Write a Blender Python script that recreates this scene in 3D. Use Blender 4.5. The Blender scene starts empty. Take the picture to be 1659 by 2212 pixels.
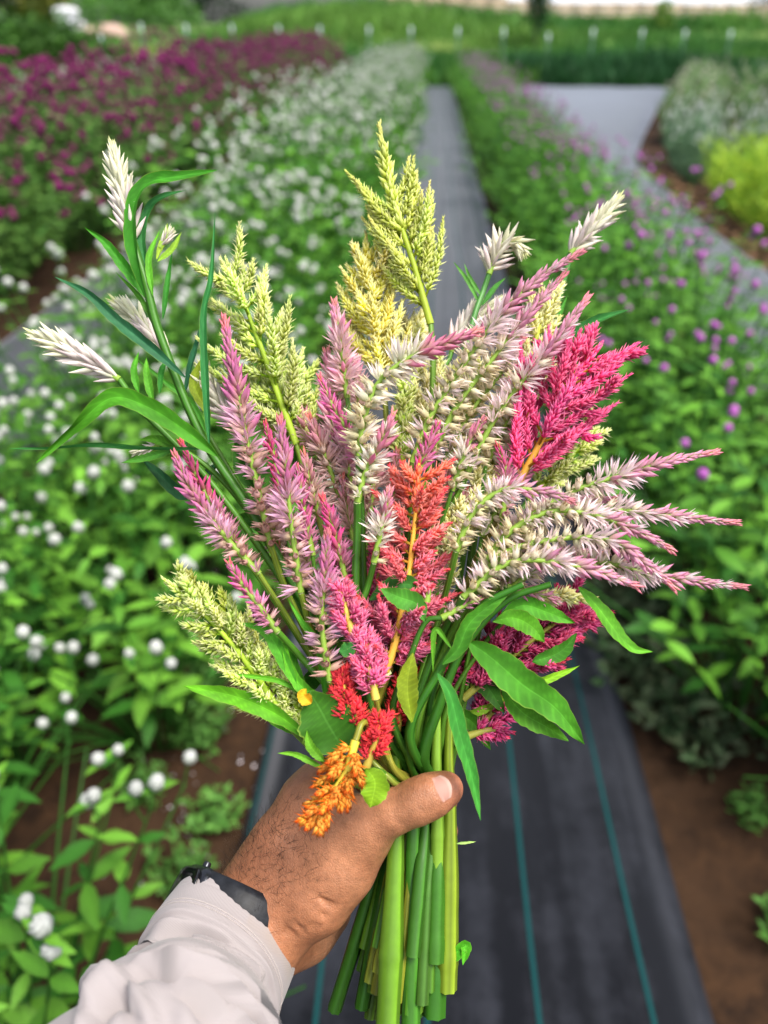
import bpy, math, random
import numpy as np
from mathutils import Vector, Matrix

# ------------------------------------------------------------------ camera, sky, sun, exposure
scene = bpy.context.scene
C = scene.collection
IW, IH, FPX = 1659.0, 2212.0, 1720.0           # photograph in working pixels, focal length in those pixels
PITCH, YAW, CAM_H = math.radians(31.55), math.radians(3.08), 1.6
CAM = np.array([0.0, 0.0, CAM_H])
FW = np.array([-math.sin(YAW)*math.cos(PITCH), math.cos(YAW)*math.cos(PITCH), -math.sin(PITCH)])
RT = np.array([math.cos(YAW), math.sin(YAW), 0.0])
UP = np.cross(RT, FW)
GRIP_D = 0.45                                   # distance of the held bouquet, from the size of the hand

cd = bpy.data.cameras.new('camera')
cam = bpy.data.objects.new('camera', cd); C.objects.link(cam)
cam.matrix_world = Matrix(((RT[0], UP[0], -FW[0], 0), (RT[1], UP[1], -FW[1], 0), (RT[2], UP[2], -FW[2], CAM_H), (0, 0, 0, 1)))
cd.sensor_fit = 'VERTICAL'; cd.sensor_height = 36.0; cd.sensor_width = 27.0
cd.lens = 36.0*FPX/IH
cd.clip_start = 0.02; cd.clip_end = 2000
cd.dof.use_dof = True; cd.dof.focus_distance = 0.43; cd.dof.aperture_fstop = 4.8
scene.camera = cam

SUN_EL, SUN_AZ = math.radians(64), math.radians(120)   # azimuth measured from +Y towards +X
world = bpy.data.worlds.new('World'); scene.world = world; world.use_nodes = True
wn = world.node_tree
sky = wn.nodes.new('ShaderNodeTexSky'); sky.sky_type = 'NISHITA'; sky.sun_disc = False
sky.sun_elevation = SUN_EL; sky.sun_rotation = SUN_AZ
sky.air_density = 1.0; sky.dust_density = 3.5; sky.ozone_density = 1.0
bg = wn.nodes['Background']; bg.inputs['Strength'].default_value = 0.12
hs = wn.nodes.new('ShaderNodeHueSaturation'); hs.inputs['Saturation'].default_value = 0.45     # thin overcast: a whiter sky
wn.links.new(sky.outputs[0], hs.inputs['Color']); wn.links.new(hs.outputs[0], bg.inputs['Color'])
sd = bpy.data.lights.new('sun', 'SUN'); sd.energy = 2.4; sd.angle = math.radians(24); sd.color = (1.0, 0.94, 0.84)
sun = bpy.data.objects.new('sun', sd); C.objects.link(sun)
sdir = Vector((math.sin(SUN_AZ)*math.cos(SUN_EL), math.cos(SUN_AZ)*math.cos(SUN_EL), math.sin(SUN_EL)))
sun.rotation_euler = sdir.to_track_quat('Z', 'Y').to_euler()
scene.view_settings.view_transform = 'Standard'; scene.view_settings.look = 'None'
scene.view_settings.exposure = 1.02; scene.view_settings.gamma = 1.0
scene.view_settings.use_curve_mapping = False
scene.render.engine = 'CYCLES'
cy = scene.cycles
cy.max_bounces = 6; cy.diffuse_bounces = 3; cy.glossy_bounces = 2; cy.transmission_bounces = 3; cy.transparent_max_bounces = 4
cy.caustics_reflective = False; cy.caustics_refractive = False; cy.use_denoising = True

# ------------------------------------------------------------------ helpers
rng = np.random.default_rng(7)
def P(x, y, d):
    """pixel + depth along the view axis -> world point"""
    return CAM + d*(RT*(x-IW/2)/FPX + UP*(IH/2-y)/FPX + FW)
def ground(x, y, z=0.0):
    r = RT*(x-IW/2)/FPX + UP*(IH/2-y)/FPX + FW
    return CAM + r*((z-CAM_H)/r[2])
def nz(v): 
    v = np.asarray(v, float); return v/(np.linalg.norm(v)+1e-12)
def srgb(h):
    h = h.lstrip('#'); c = [int(h[i:i+2], 16)/255 for i in (0, 2, 4)]
    return np.array([x/12.92 if x <= 0.04045 else ((x+0.055)/1.055)**2.4 for x in c])

def mesh(name, V, F, col=None, smooth=True, uv=None):
    V = np.ascontiguousarray(V, np.float32); F = np.ascontiguousarray(F, np.int32)
    k = F.shape[1]; m = bpy.data.meshes.new(name)
    m.vertices.add(len(V)); m.vertices.foreach_set('co', V.ravel())
    m.loops.add(F.size); m.loops.foreach_set('vertex_index', F.ravel())
    m.polygons.add(len(F)); m.polygons.foreach_set('loop_start', np.arange(0, F.size, k, dtype=np.int32))
    m.update(calc_edges=True)
    if smooth: m.polygons.foreach_set('use_smooth', np.ones(len(F), bool))
    if col is not None:
        a = m.color_attributes.new('Col', 'FLOAT_COLOR', 'POINT')
        c4 = np.ones((len(V), 4), np.float32); c4[:, :3] = col
        a.data.foreach_set('color', c4.ravel())
    m.validate()
    return m
def obj(name, me, mat, parent=None, loc=None, kind=None):
    o = bpy.data.objects.new(name, me); C.objects.link(o)
    if mat is not None and me is not None and not me.materials: me.materials.append(mat)
    if parent is not None: o.parent = parent
    if loc is not None: o.location = loc
    if kind: o['kind'] = kind
    return o
def empty(name, loc, label, cat, group=None):
    o = bpy.data.objects.new(name, None); C.objects.link(o); o.location = loc
    o.empty_display_size = 0.03
    return tag(o, label, cat, group)
def tag(o, label, cat, group=None):
    o['label'] = label; o['category'] = cat
    if group: o['group'] = group
    return o

class Acc:
    """collects triangles (V, F, colour) of one mesh"""
    def __init__(s): s.V = []; s.F = []; s.K = []; s.n = 0
    def add(s, V, F, K):
        V = np.asarray(V, float); F = np.asarray(F, int)
        if F.shape[1] == 4: F = np.concatenate([F[:, [0, 1, 2]], F[:, [0, 2, 3]]])
        K = np.asarray(K, float)
        if K.ndim == 1: K = np.tile(K, (len(V), 1))
        s.V.append(V); s.F.append(F+s.n); s.K.append(K); s.n += len(V)
    def inst(s, T, M, tint=None):
        """template T=(V,F,K) at matrices M (n,4,4), tint (n,3) multiplies the colour"""
        V, F, K = T; n = len(M)
        if n == 0: return
        W = np.einsum('nij,vj->nvi', M[:, :3, :3], V) + M[:, None, :3, 3]
        Kt = np.broadcast_to(K, (n,)+K.shape)
        if tint is not None: Kt = Kt*tint[:, None, :]
        Fn = (F[None]+(np.arange(n)*len(V))[:, None, None]).reshape(-1, 3)
        s.add(W.reshape(-1, 3), Fn, Kt.reshape(-1, 3))
    def mesh(s, name, off=None, smooth=True):
        V = np.concatenate(s.V)
        if off is not None: V = V-off
        return mesh(name, V, np.concatenate(s.F), np.concatenate(s.K), smooth)

def frames(d, spin=None, scale=None, pos=None):
    """matrices whose +Y is d (n,3), spun about it"""
    d = d/np.linalg.norm(d, axis=1, keepdims=True); n = len(d)
    ref = np.where(np.abs(d[:, 2:3]) > 0.92, np.array([[1.0, 0, 0]]), np.array([[0, 0, 1.0]]))
    x = np.cross(d, ref); x /= np.linalg.norm(x, axis=1, keepdims=True); z = np.cross(x, d)
    if spin is not None:
        c, s = np.cos(spin)[:, None], np.sin(spin)[:, None]; x, z = x*c+z*s, z*c-x*s
    M = np.zeros((n, 4, 4)); M[:, 3, 3] = 1
    sc = np.ones((n, 3)) if scale is None else (np.tile(np.asarray(scale)[:, None], (1, 3)) if np.ndim(scale) == 1 else scale)
    M[:, :3, 0] = x*sc[:, 0:1]; M[:, :3, 1] = d*sc[:, 1:2]; M[:, :3, 2] = z*sc[:, 2:3]
    if pos is not None: M[:, :3, 3] = pos
    return M

def catmull(pts, n):
    """smooth curve through the points, n samples evenly spaced; pts may have extra columns"""
    p = np.asarray(pts, float)
    if len(p) == 2: p = np.array([p[0], (p[0]+p[1])/2, p[1]])
    q = np.vstack([2*p[0]-p[1], p, 2*p[-1]-p[-2]]); out = []
    for i in range(1, len(q)-2):
        t = np.linspace(0, 1, 24, endpoint=(i == len(q)-3))[:, None]
        a, b, c, d = q[i-1], q[i], q[i+1], q[i+2]
        out.append(0.5*((2*b)+(c-a)*t+(2*a-5*b+4*c-d)*t**2+(3*b-a-3*c+d)*t**3))
    o = np.vstack(out); L = np.r_[0, np.cumsum(np.linalg.norm(np.diff(o[:, :3], axis=0), axis=1))]
    s = np.linspace(0, L[-1], n)
    return np.stack([np.interp(s, L, o[:, k]) for k in range(o.shape[1])], 1)
def curve_frames(c):
    t = np.gradient(c, axis=0); t /= np.linalg.norm(t, axis=1, keepdims=True)+1e-12
    x = np.zeros_like(t); r = np.cross(t[0], FW); 
    if np.linalg.norm(r) < 1e-3: r = np.cross(t[0], RT)
    x[0] = nz(r)
    for i in range(1, len(t)):
        v = x[i-1]-t[i]*np.dot(x[i-1], t[i]); x[i] = nz(v)
    return t, x, np.cross(t, x)
def tube(c, rad, sides=8, ridge=0.0, cap=True, col=(1, 1, 1), capcol=None):
    """V,F,K of a tube along c with radii rad"""
    t, x, y = curve_frames(c); n = len(c); rad = np.broadcast_to(np.asarray(rad, float), (n,))
    a = np.arange(sides)*2*math.pi/sides
    rr = 1+ridge*np.where(np.arange(sides) % 2 == 0, 1, -1)
    ring = (np.cos(a)*rr)[None, :, None]*x[:, None]+(np.sin(a)*rr)[None, :, None]*y[:, None]
    V = (c[:, None]+ring*rad[:, None, None]).reshape(-1, 3)
    col = np.asarray(col, float)
    K = np.repeat(col, sides, 0) if col.ndim == 2 else np.tile(col, (len(V), 1))
    if ridge: K = K*np.tile(1+2.2*ridge*np.where(np.arange(sides) % 2 == 0, 1, -1), n)[:, None]
    i = np.arange(n-1)[:, None]*sides; j = np.arange(sides)[None]; j2 = (j+1) % sides
    F = np.stack([i+j, i+j2, i+sides+j2, i+sides+j], -1).reshape(-1, 4)
    F = np.concatenate([F[:, [0, 1, 2]], F[:, [0, 2, 3]]])
    if cap:
        m = len(V); e = V[-sides:]; s0 = V[:sides]
        cc = K[-1] if capcol is None else np.asarray(capcol, float)
        V = np.vstack([V, e, c[-1:], s0, c[:1]]); K = np.vstack([K, np.tile(cc, (sides+1, 1)), np.tile(cc, (sides+1, 1))])
        k = np.arange(sides); k2 = (k+1) % sides
        F = np.vstack([F, np.stack([m+k, m+k2, np.full(sides, m+sides)], 1), np.stack([m+sides+1+k2, m+sides+1+k, np.full(sides, m+2*sides+1)], 1)])
    return V, F, K

# ------------------------------------------------------------------ materials
def newmat(name):
    m = bpy.data.materials.new(name); m.use_nodes = True; return m, m.node_tree, m.node_tree.nodes['Principled BSDF']
def plant_mat(name, rough=0.5, trans=0.25, var=0.25, spec=0.3, noise=60.0, bump=0.0, tint=(1, 1, 1), transtint=(1.0, 1.0, 0.75)):
    """vertex colour with a little noise and per-object variation, thin-leaf translucency"""
    m, nt, b = newmat(name); N = nt.nodes; L = nt.links
    at = N.new('ShaderNodeVertexColor'); at.layer_name = 'Col'
    tc = N.new('ShaderNodeTexCoord'); nz_ = N.new('ShaderNodeTexNoise'); nz_.inputs['Scale'].default_value = noise; nz_.inputs['Detail'].default_value = 3
    L.new(tc.outputs['Object'], nz_.inputs['Vector'])
    oi = N.new('ShaderNodeObjectInfo')
    ad = N.new('ShaderNodeMath'); ad.operation = 'ADD'; L.new(nz_.outputs['Fac'], ad.inputs[0])
    ml = N.new('ShaderNodeMath'); ml.operation = 'MULTIPLY'; ml.inputs[1].default_value = 0.5; L.new(oi.outputs['Random'], ml.inputs[0]); L.new(ml.outputs[0], ad.inputs[1])
    mr = N.new('ShaderNodeMapRange'); mr.inputs['From Min'].default_value = 0.3; mr.inputs['From Max'].default_value = 1.2
    mr.inputs['To Min'].default_value = 1-var; mr.inputs['To Max'].default_value = 1+var; L.new(ad.outputs[0], mr.inputs['Value'])
    mx = N.new('ShaderNodeVectorMath'); mx.operation = 'SCALE'; L.new(at.outputs['Color'], mx.inputs[0]); L.new(mr.outputs[0], mx.inputs['Scale'])
    tn = N.new('ShaderNodeVectorMath'); tn.operation = 'MULTIPLY'; tn.inputs[1].default_value = tint; L.new(mx.outputs[0], tn.inputs[0])
    L.new(tn.outputs[0], b.inputs['Base Color'])
    b.inputs['Roughness'].default_value = rough; b.inputs['Specular IOR Level'].default_value = spec
    if bump:
        bp = N.new('ShaderNodeBump'); bp.inputs['Strength'].default_value = bump; bp.inputs['Distance'].default_value = 0.001
        L.new(nz_.outputs['Fac'], bp.inputs['Height']); L.new(bp.outputs[0], b.inputs['Normal'])
    if trans > 0:
        tr = N.new('ShaderNodeBsdfTranslucent'); tm = N.new('ShaderNodeVectorMath'); tm.operation = 'MULTIPLY'; tm.inputs[1].default_value = transtint
        L.new(tn.outputs[0], tm.inputs[0]); L.new(tm.outputs[0], tr.inputs['Color'])
        ms = N.new('ShaderNodeMixShader'); ms.inputs[0].default_value = trans
        L.new(b.outputs[0], ms.inputs[1]); L.new(tr.outputs[0], ms.inputs[2]); L.new(ms.outputs[0], N['Material Output'].inputs['Surface'])
    return m
def noise_mat(name, c1, c2, scale=8.0, rough=0.9, bump=0.5, dist=0.02, detail=8, spec=0.2, sheen=0.0, c3=None, scale3=1.5, stretch=None):
    m, nt, b = newmat(name); N = nt.nodes; L = nt.links
    tc = N.new('ShaderNodeTexCoord'); mp = N.new('ShaderNodeMapping'); L.new(tc.outputs['Object'], mp.inputs[0])
    if stretch: mp.inputs['Scale'].default_value = stretch
    n1 = N.new('ShaderNodeTexNoise'); n1.inputs['Scale'].default_value = scale; n1.inputs['Detail'].default_value = detail; n1.inputs['Roughness'].default_value = 0.65
    L.new(mp.outputs[0], n1.inputs['Vector'])
    cr = N.new('ShaderNodeValToRGB'); cr.color_ramp.elements[0].position = 0.32; cr.color_ramp.elements[1].position = 0.7
    cr.color_ramp.elements[0].color = (*c1, 1); cr.color_ramp.elements[1].color = (*c2, 1); L.new(n1.outputs['Fac'], cr.inputs[0])
    out = cr.outputs[0]
    if c3 is not None:
        n2 = N.new('ShaderNodeTexNoise'); n2.inputs['Scale'].default_value = scale3; n2.inputs['Detail'].default_value = 4; L.new(mp.outputs[0], n2.inputs['Vector'])
        r2 = N.new('ShaderNodeMapRange'); r2.inputs['From Min'].default_value = 0.48; r2.inputs['From Max'].default_value = 0.68; L.new(n2.outputs['Fac'], r2.inputs['Value'])
        mx = N.new('ShaderNodeMix'); mx.data_type = 'RGBA'; L.new(r2.outputs[0], mx.inputs['Factor']); L.new(out, mx.inputs[6]); mx.inputs[7].default_value = (*c3, 1); out = mx.outputs[2]
    L.new(out, b.inputs['Base Color'])
    b.inputs['Roughness'].default_value = rough; b.inputs['Specular IOR Level'].default_value = spec
    if sheen: b.inputs['Sheen Weight'].default_value = sheen; b.inputs['Sheen Roughness'].default_value = 0.4
    bp = N.new('ShaderNodeBump'); bp.inputs['Strength'].default_value = bump; bp.inputs['Distance'].default_value = dist
    L.new(n1.outputs['Fac'], bp.inputs['Height']); L.new(bp.outputs[0], b.inputs['Normal'])
    return m
M_leaf = plant_mat('leaf_green', 0.58, 0.20, 0.40, 0.2, 25.0)
M_stalk = plant_mat('stem_green', 0.5, 0.0, 0.2, 0.35, 90.0)
M_petal = plant_mat('petal', 0.7, 0.36, 0.25, 0.12, 160.0, transtint=(1, 0.95, 0.9))
M_head = plant_mat('flower_head_bracts', 0.7, 0.1, 0.15, 0.2, 90.0, transtint=(1, 1, 1))
M_weed = plant_mat('weed_green', 0.6, 0.25, 0.4, 0.2, 0.8)
# ------------------------------------------------------------------ the setting
def smooth(a, b, t): 
    t = np.clip((t-a)/(b-a), 0, 1); return t*t*(3-2*t)
def fbm(x, y, seed=0, oct=4):
    r = np.random.default_rng(seed); o = 0
    for k in range(oct):
        f = 2.0**k
        for _ in range(3):
            a = r.uniform(0, 6.28); p = r.uniform(0, 6.28)
            o = o+np.sin((x*math.cos(a)+y*math.sin(a))*f+p)/f/3
    return o
def grid(xs, ys, zf):
    X, Y = np.meshgrid(xs, ys); Z = zf(X, Y)
    V = np.stack([X, Y, Z], -1).reshape(-1, 3); nx, ny = len(xs), len(ys)
    i = (np.arange(ny-1)[:, None]*nx+np.arange(nx-1)[None]).ravel()
    return V, np.stack([i, i+1, i+nx+1, i+nx], 1)
def soil_z(X, Y): return 0.012*fbm(X*9, Y*9, 3)-0.02
# soil: a finely modelled strip near the camera inside one sheet that reaches the horizon
xs = np.r_[-900, -300, -100, -40, np.linspace(-8, 8, 200), 40, 100, 300, 900]
ys = np.r_[-60, -10, np.linspace(-2, 12, 190), 16, 20, 27, 40, 80, 200, 500, 1200]
V, F = grid(xs, ys, lambda X, Y: np.where((np.abs(X) < 7) & (Y < 11) & (Y > -1.5), soil_z(X, Y), -0.02))
M_soil = noise_mat('soil', srgb('#23170f'), srgb('#432e1d'), 22, 0.95, 0.8, 0.02, c3=srgb('#3c2a1c'), scale3=2.2)
o = obj('ground', mesh('ground', V, F), M_soil); o['kind'] = 'structure'

# woven weed barrier fabric
def fabric_mat():
    m, nt, b = newmat('weed_barrier_fabric'); N = nt.nodes; L = nt.links
    tc = N.new('ShaderNodeTexCoord')
    mp = N.new('ShaderNodeMapping'); mp.inputs['Scale'].default_value = (9, 1.1, 1); L.new(tc.outputs['Object'], mp.inputs[0])
    n1 = N.new('ShaderNodeTexNoise'); n1.inputs['Scale'].default_value = 1.6; n1.inputs['Detail'].default_value = 7; L.new(mp.outputs[0], n1.inputs['Vector'])
    n2 = N.new('ShaderNodeTexNoise'); n2.inputs['Scale'].default_value = 7.0; n2.inputs['Detail'].default_value = 6; n2.inputs['Roughness'].default_value = 0.7; L.new(tc.outputs['Object'], n2.inputs['Vector'])
    av = N.new('ShaderNodeMath'); av.operation = 'ADD'; L.new(n1.outputs['Fac'], av.inputs[0]); L.new(n2.outputs['Fac'], av.inputs[1])
    cr = N.new('ShaderNodeValToRGB'); cr.color_ramp.elements[0].position = 0.92/2; cr.color_ramp.elements[1].position = 1.35/2
    cr.color_ramp.elements[0].color = (0.001, 0.0014, 0.003, 1); cr.color_ramp.elements[1].color = (0.022, 0.024, 0.032, 1)
    hv = N.new('ShaderNodeMath'); hv.operation = 'MULTIPLY'; hv.inputs[1].default_value = 0.5; L.new(av.outputs[0], hv.inputs[0]); L.new(hv.outputs[0], cr.inputs[0])
    L.new(cr.outputs[0], b.inputs['Base Color'])
    b.inputs['Roughness'].default_value = 0.6; b.inputs['Specular IOR Level'].default_value = 0.0; b.inputs['Coat Weight'].default_value = 1.0; b.inputs['Coat IOR'].default_value = 1.18; b.inputs['Coat Roughness'].default_value = 0.36
    b.inputs['Sheen Weight'].default_value = 1.0; b.inputs['Sheen Roughness'].default_value = 0.43; b.inputs['Sheen Tint'].default_value = (0.86, 0.88, 1, 1)
    w1 = N.new('ShaderNodeTexWave'); w1.inputs['Scale'].default_value = 160; w1.bands_direction = 'X'; L.new(tc.outputs['Object'], w1.inputs['Vector'])
    w2 = N.new('ShaderNodeTexWave'); w2.inputs['Scale'].default_value = 160; w2.bands_direction = 'Y'; L.new(tc.outputs['Object'], w2.inputs['Vector'])
    mu = N.new('ShaderNodeMath'); mu.operation = 'MULTIPLY'; L.new(w1.outputs['Fac'], mu.inputs[0]); L.new(w2.outputs['Fac'], mu.inputs[1])
    bp = N.new('ShaderNodeBump'); bp.inputs['Strength'].default_value = 0.12; bp.inputs['Distance'].default_value = 0.0008; L.new(mu.outputs[0], bp.inputs['Height'])
    L.new(bp.outputs[0], b.inputs['Normal'])
    return m
M_fab = fabric_mat()
M_stripe, _nt, _b = newmat('stripe_teal'); _b.inputs['Base Color'].default_value = (0.005, 0.050, 0.054, 1); _b.inputs['Roughness'].default_value = 0.8; _b.inputs['Specular IOR Level'].default_value = 0.1
PATH_L, PATH_R = -0.39, 0.575
def path_z(X, Y):
    """long creases and a rounded, slightly lifted edge"""
    w = 0.006*np.sin(X*31+0.7*np.sin(Y*1.3))*(0.5+0.5*np.sin(Y*0.9+X*4)) + 0.004*fbm(X*14, Y*2.0, 11) + 0.010*np.exp(-((X-0.30-0.03*np.sin(Y*1.7))/0.03)**2) + 0.008*np.exp(-((X-0.11-0.02*np.sin(Y*2.1))/0.02)**2)
    e = np.minimum(X-PATH_L, PATH_R-X)
    return 0.034+w*smooth(0, 0.08, e)-0.036*(1-smooth(0.0, 0.075, e))
ys = np.r_[np.linspace(-1.5, 4, 190), np.linspace(4.1, 26.1, 130)]
V, F = grid(np.linspace(PATH_L, PATH_R, 90), ys, path_z)
V[:, 0] += 0.006*np.sin(V[:, 1]*2.3)+0.003*np.sin(V[:, 1]*5.1)
path = obj('path', mesh('path', V, F), M_fab); path['kind'] = 'structure'
def stripe(x0, zf, parent, ys, w=0.0044):
    V, F = grid(np.linspace(x0-w, x0+w, 4), ys, zf); V[:, 2] += 0.0022
    V[:, 0] += 0.006*np.sin(V[:, 1]*2.3)+0.003*np.sin(V[:, 1]*5.1)
    return obj('stripe', mesh('stripe', V, F), M_stripe, parent)
for x0 in (-0.375, -0.17, 0.035, 0.24, 0.45): stripe(x0, path_z, path, ys)

def strip_sheet(name, left, right, y0, y1, z, ny):
    ys = np.linspace(y0, y1, ny); nx = 26; u = np.linspace(0, 1, nx)
    X = left(ys)[:, None]*(1-u)+right(ys)[:, None]*u; Y = np.repeat(ys[:, None], nx, 1)
    e = np.minimum(u, 1-u)[None]
    Z = z+0.012*fbm(X*6, Y*1.2, 21)*smooth(0, 0.1, e)-0.04*(1-smooth(0, 0.08, e))
    V = np.stack([X, Y, Z], -1).reshape(-1, 3); i = (np.arange(ny-1)[:, None]*nx+np.arange(nx-1)[None]).ravel()
    return obj(name, mesh(name, V, np.stack([i, i+1, i+nx+1, i+nx], 1)), M_fab, kind='structure')
strip_sheet('path_right', lambda y: 1.7+0*y, lambda y: np.interp(y, [0, 8, 12, 15, 20, 26.3], [2.55, 2.58, 2.8, 3.6, 5.0, 6.9]), -1, 26.3, 0.035, 220)
strip_sheet('path_left', lambda y: -2.5+0*y, lambda y: -1.7+0*y, -1, 26.2, 0.03, 180)

# rising land behind the field
def hill_z(X, Y):
    rise = smooth(27.0, 46.0, Y)
    left = smooth(-15, -7, X)
    H = (1.55+0.85*np.exp(-((X+3.5)/6.5)**2))*left+0.25*(1-left)
    far = smooth(60, 110, Y)*0.8
    return rise*H+far+0.05*fbm(X*0.7, Y*0.7, 5)*smooth(26.2, 29, Y)-0.012
xs = np.r_[-900, -300, -120, -70, np.linspace(-45, 45, 150), 70, 120, 300, 900]
ys = np.r_[np.linspace(26.25, 60, 70), 70, 80, 95, 110, 140, 200, 400, 1200]
V, F = grid(xs, ys, hill_z)
M_hill = noise_mat('grass_land', (0.045, 0.13, 0.025), (0.13, 0.24, 0.05), 1.1, 0.9, 0.6, 0.1, c3=(0.16, 0.2, 0.05), scale3=0.18)
o = obj('hill', mesh('hill', V, F), M_hill); o['kind'] = 'structure'

# ---- blades and weeds on the bank, one mass
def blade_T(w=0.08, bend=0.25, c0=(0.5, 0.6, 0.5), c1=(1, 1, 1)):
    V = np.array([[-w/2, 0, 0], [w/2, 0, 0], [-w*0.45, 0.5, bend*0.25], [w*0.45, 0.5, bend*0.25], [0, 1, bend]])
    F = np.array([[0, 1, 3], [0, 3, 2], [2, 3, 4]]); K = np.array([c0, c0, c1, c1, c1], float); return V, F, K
def scatter_weeds(name, pts, hts, cols, wid=0.10, per=5, seed=1, kind='stuff', spread=0.10):
    r = np.random.default_rng(seed); n = len(pts)
    p = np.repeat(pts, per, 0); p[:, :2] += r.normal(0, spread, (len(p), 2))
    h = np.repeat(hts, per)*r.uniform(0.55, 1.15, len(p))
    d = np.stack([r.normal(0, 0.38, len(p)), r.normal(0, 0.38, len(p)), np.ones(len(p))], 1)
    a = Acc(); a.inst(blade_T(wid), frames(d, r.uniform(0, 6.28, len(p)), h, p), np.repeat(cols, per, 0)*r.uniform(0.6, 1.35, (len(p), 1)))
    return obj(name, a.mesh(name), M_weed, kind=kind)
r = np.random.default_rng(5); n = 15000
px = r.uniform(-16, 24, n); py = 26.6+abs(r.normal(0, 9, n)); 
ok = (px > -7-0.25*(py-26)); px, py = px[ok], py[ok]
pz = hill_z(px, py)
hh = 0.45+0.3*fbm(px*0.6, py*0.6, 8)+0.5*np.exp(-((py-28.3)/1.6)**2)*(0.35+0.65*smooth(-3, 6, px)); hh = np.clip(hh, 0.2, 1.2)
g = smooth(-0.6, 0.7, fbm(px*0.35, py*0.45, 9))[:, None]
cc = np.array([0.04, 0.15, 0.03])*(1-g)+np.array([0.13, 0.27, 0.05])*g
cc = np.where((smooth(-2, 8, px)*np.exp(-((py-28)/2)**2))[:, None] > 0.35, np.array([0.028, 0.10, 0.035]), cc)
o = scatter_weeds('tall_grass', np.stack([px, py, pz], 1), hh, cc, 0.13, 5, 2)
tag(o, 'mixed tall weeds and grass covering the bank behind the post line', 'grass')
n = 5000; px = r.uniform(-34, -8, n); py = r.uniform(27, 62, n); ok = (py > 27+0*px); px, py = px[ok], py[ok]
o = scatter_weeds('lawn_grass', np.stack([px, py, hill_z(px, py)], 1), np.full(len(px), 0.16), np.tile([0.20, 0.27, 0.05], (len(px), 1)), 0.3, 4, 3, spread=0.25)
tag(o, 'short yellowish grass of the open lawn beside the grassy mound', 'grass')

# ---- steel posts with white tips
M_post = noise_mat('green_post_paint', (0.02, 0.07, 0.045), (0.035, 0.10, 0.06), 20, 0.5, 0.1, 0.002)
M_tip = noise_mat('white_post_paint', (0.36, 0.44, 0.46), (0.46, 0.54, 0.56), 15, 0.5, 0.1, 0.002)
def t_profile(z0, z1, s=1.0):
    a, b, c = 0.032*s, 0.007*s, 0.036*s
    q = np.array([[-a, 0], [a, 0], [a, b*1.4], [b, b*1.4], [b, c], [-b, c], [-b, b*1.4], [-a, b*1.4]])
    V = np.vstack([np.c_[q, np.full(8, z0)], np.c_[q, np.full(8, z1)]])
    F = [[i, (i+1) % 8, 8+(i+1) % 8] for i in range(8)]+[[i, 8+(i+1) % 8, 8+i] for i in range(8)]
    F += [[8, 9, 10], [8, 10, 15], [11, 12, 13], [11, 13, 14], [8, 10, 11], [8, 11, 14], [8, 14, 15]]
    return V, np.array(F)
V, F = t_profile(-0.3, 1.42); me_post = mesh('post', V, F, smooth=False)
V, F = t_profile(1.42, 1.68, 1.04); me_tip = mesh('white_tip', V, F, smooth=False)
V, F, K = tube(np.array([[0, -0.006, 0.0], [0, -0.006, 0.012]]), 0.016, 6); me_stud = mesh('stud', V, F, smooth=False)
POSTS = [215, 305, 400, 500, 600, 692, 795, 890, 990, 1090, 1187, 1283, 1388, 1483, 1582]
for i, x in enumerate(POSTS):
    yy = 27.6; k = (x-IW/2)/FPX
    dep = 25.0 if x > 350 else 26.0
    b = P(x, 60, dep); b = np.array([b[0], b[1], 0.0]); b[2] = float(hill_z(b[0], b[1]))
    top = {215: 75, 305: 50, 1187: 72}.get(x, 48+0.011*x)
    zt = P(x, top, dep)[2]
    e = empty('fence_post', b, 'green steel fence post with white painted tip standing in the weeds at the field edge', 'fence post', 'row of white-tipped steel posts behind the flower beds')
    e.scale = (1.05, 1.05, (zt-b[2])/1.68); e.rotation_euler = (random.Random(i).uniform(-.02, .02), random.Random(i+50).uniform(-.02, .02), 0.2)
    obj('post_shaft', me_post, M_post, e); obj('white_tip', me_tip, M_tip, e)
    for z in (0.5, 0.9, 1.3): obj('stud', me_stud, M_post, e, (0, 0, z))

# ---- far things
M_plastic = noise_mat('white_plastic_sheet', (0.62, 0.66, 0.78), (0.72, 0.76, 0.88), 0.4, 0.4, 0.2, 0.05)
M_tan = noise_mat('weathered_boards', (0.42, 0.30, 0.22), (0.62, 0.48, 0.38), 2.5, 0.85, 0.3, 0.02)
def hoop(x0, x1, y, w, h, zb, label):
    e = empty('hoop_house', (x0, y, zb), label, 'greenhouse', 'white hoop houses beyond the bank')
    a = np.linspace(0, math.pi, 17); nx = 15; xs = np.linspace(0, x1-x0, nx)
    V = np.array([[x, -math.cos(t)*w/2, math.sin(t)**0.8*h] for x in xs for t in a]); i = (np.arange(nx-1)[:, None]*17+np.arange(16)).ravel()
    obj('cover', mesh('cover', V, np.stack([i, i+17, i+18, i+1], 1)), M_plastic, e)
    for x in (xs[0], xs[-1]):
        V = np.array([[x, -math.cos(t)*w/2, math.sin(t)**0.8*h] for t in a]+[[x, 0, 0]]); F = np.array([[k, k+1, 17] for k in range(16)])
        obj('end_wall', mesh('end_wall', V, F), M_plastic, e)
    for x in xs[::2]:
        c = np.array([[x, -math.cos(t)*(w/2+.03), math.sin(t)**0.8*(h+.03)] for t in a]); V, F, K = tube(c, 0.025, 5); obj('hoop_rib', mesh('hoop_rib', V, F), M_tip, e)
hoop(6, 66, 84, 9, 3.6, 1.7, 'long white plastic hoop house standing beyond the board fence')
fe = empty('board_fence', (0, 66, 1.5), 'weathered tan board fence running along the far side of the bank', 'fence')
V, F, K = tube(np.array([[0, 0, 0], [0, 0, 1.25]]), 0.11, 4); me_pk = mesh('picket', V, F, smooth=False)
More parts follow.
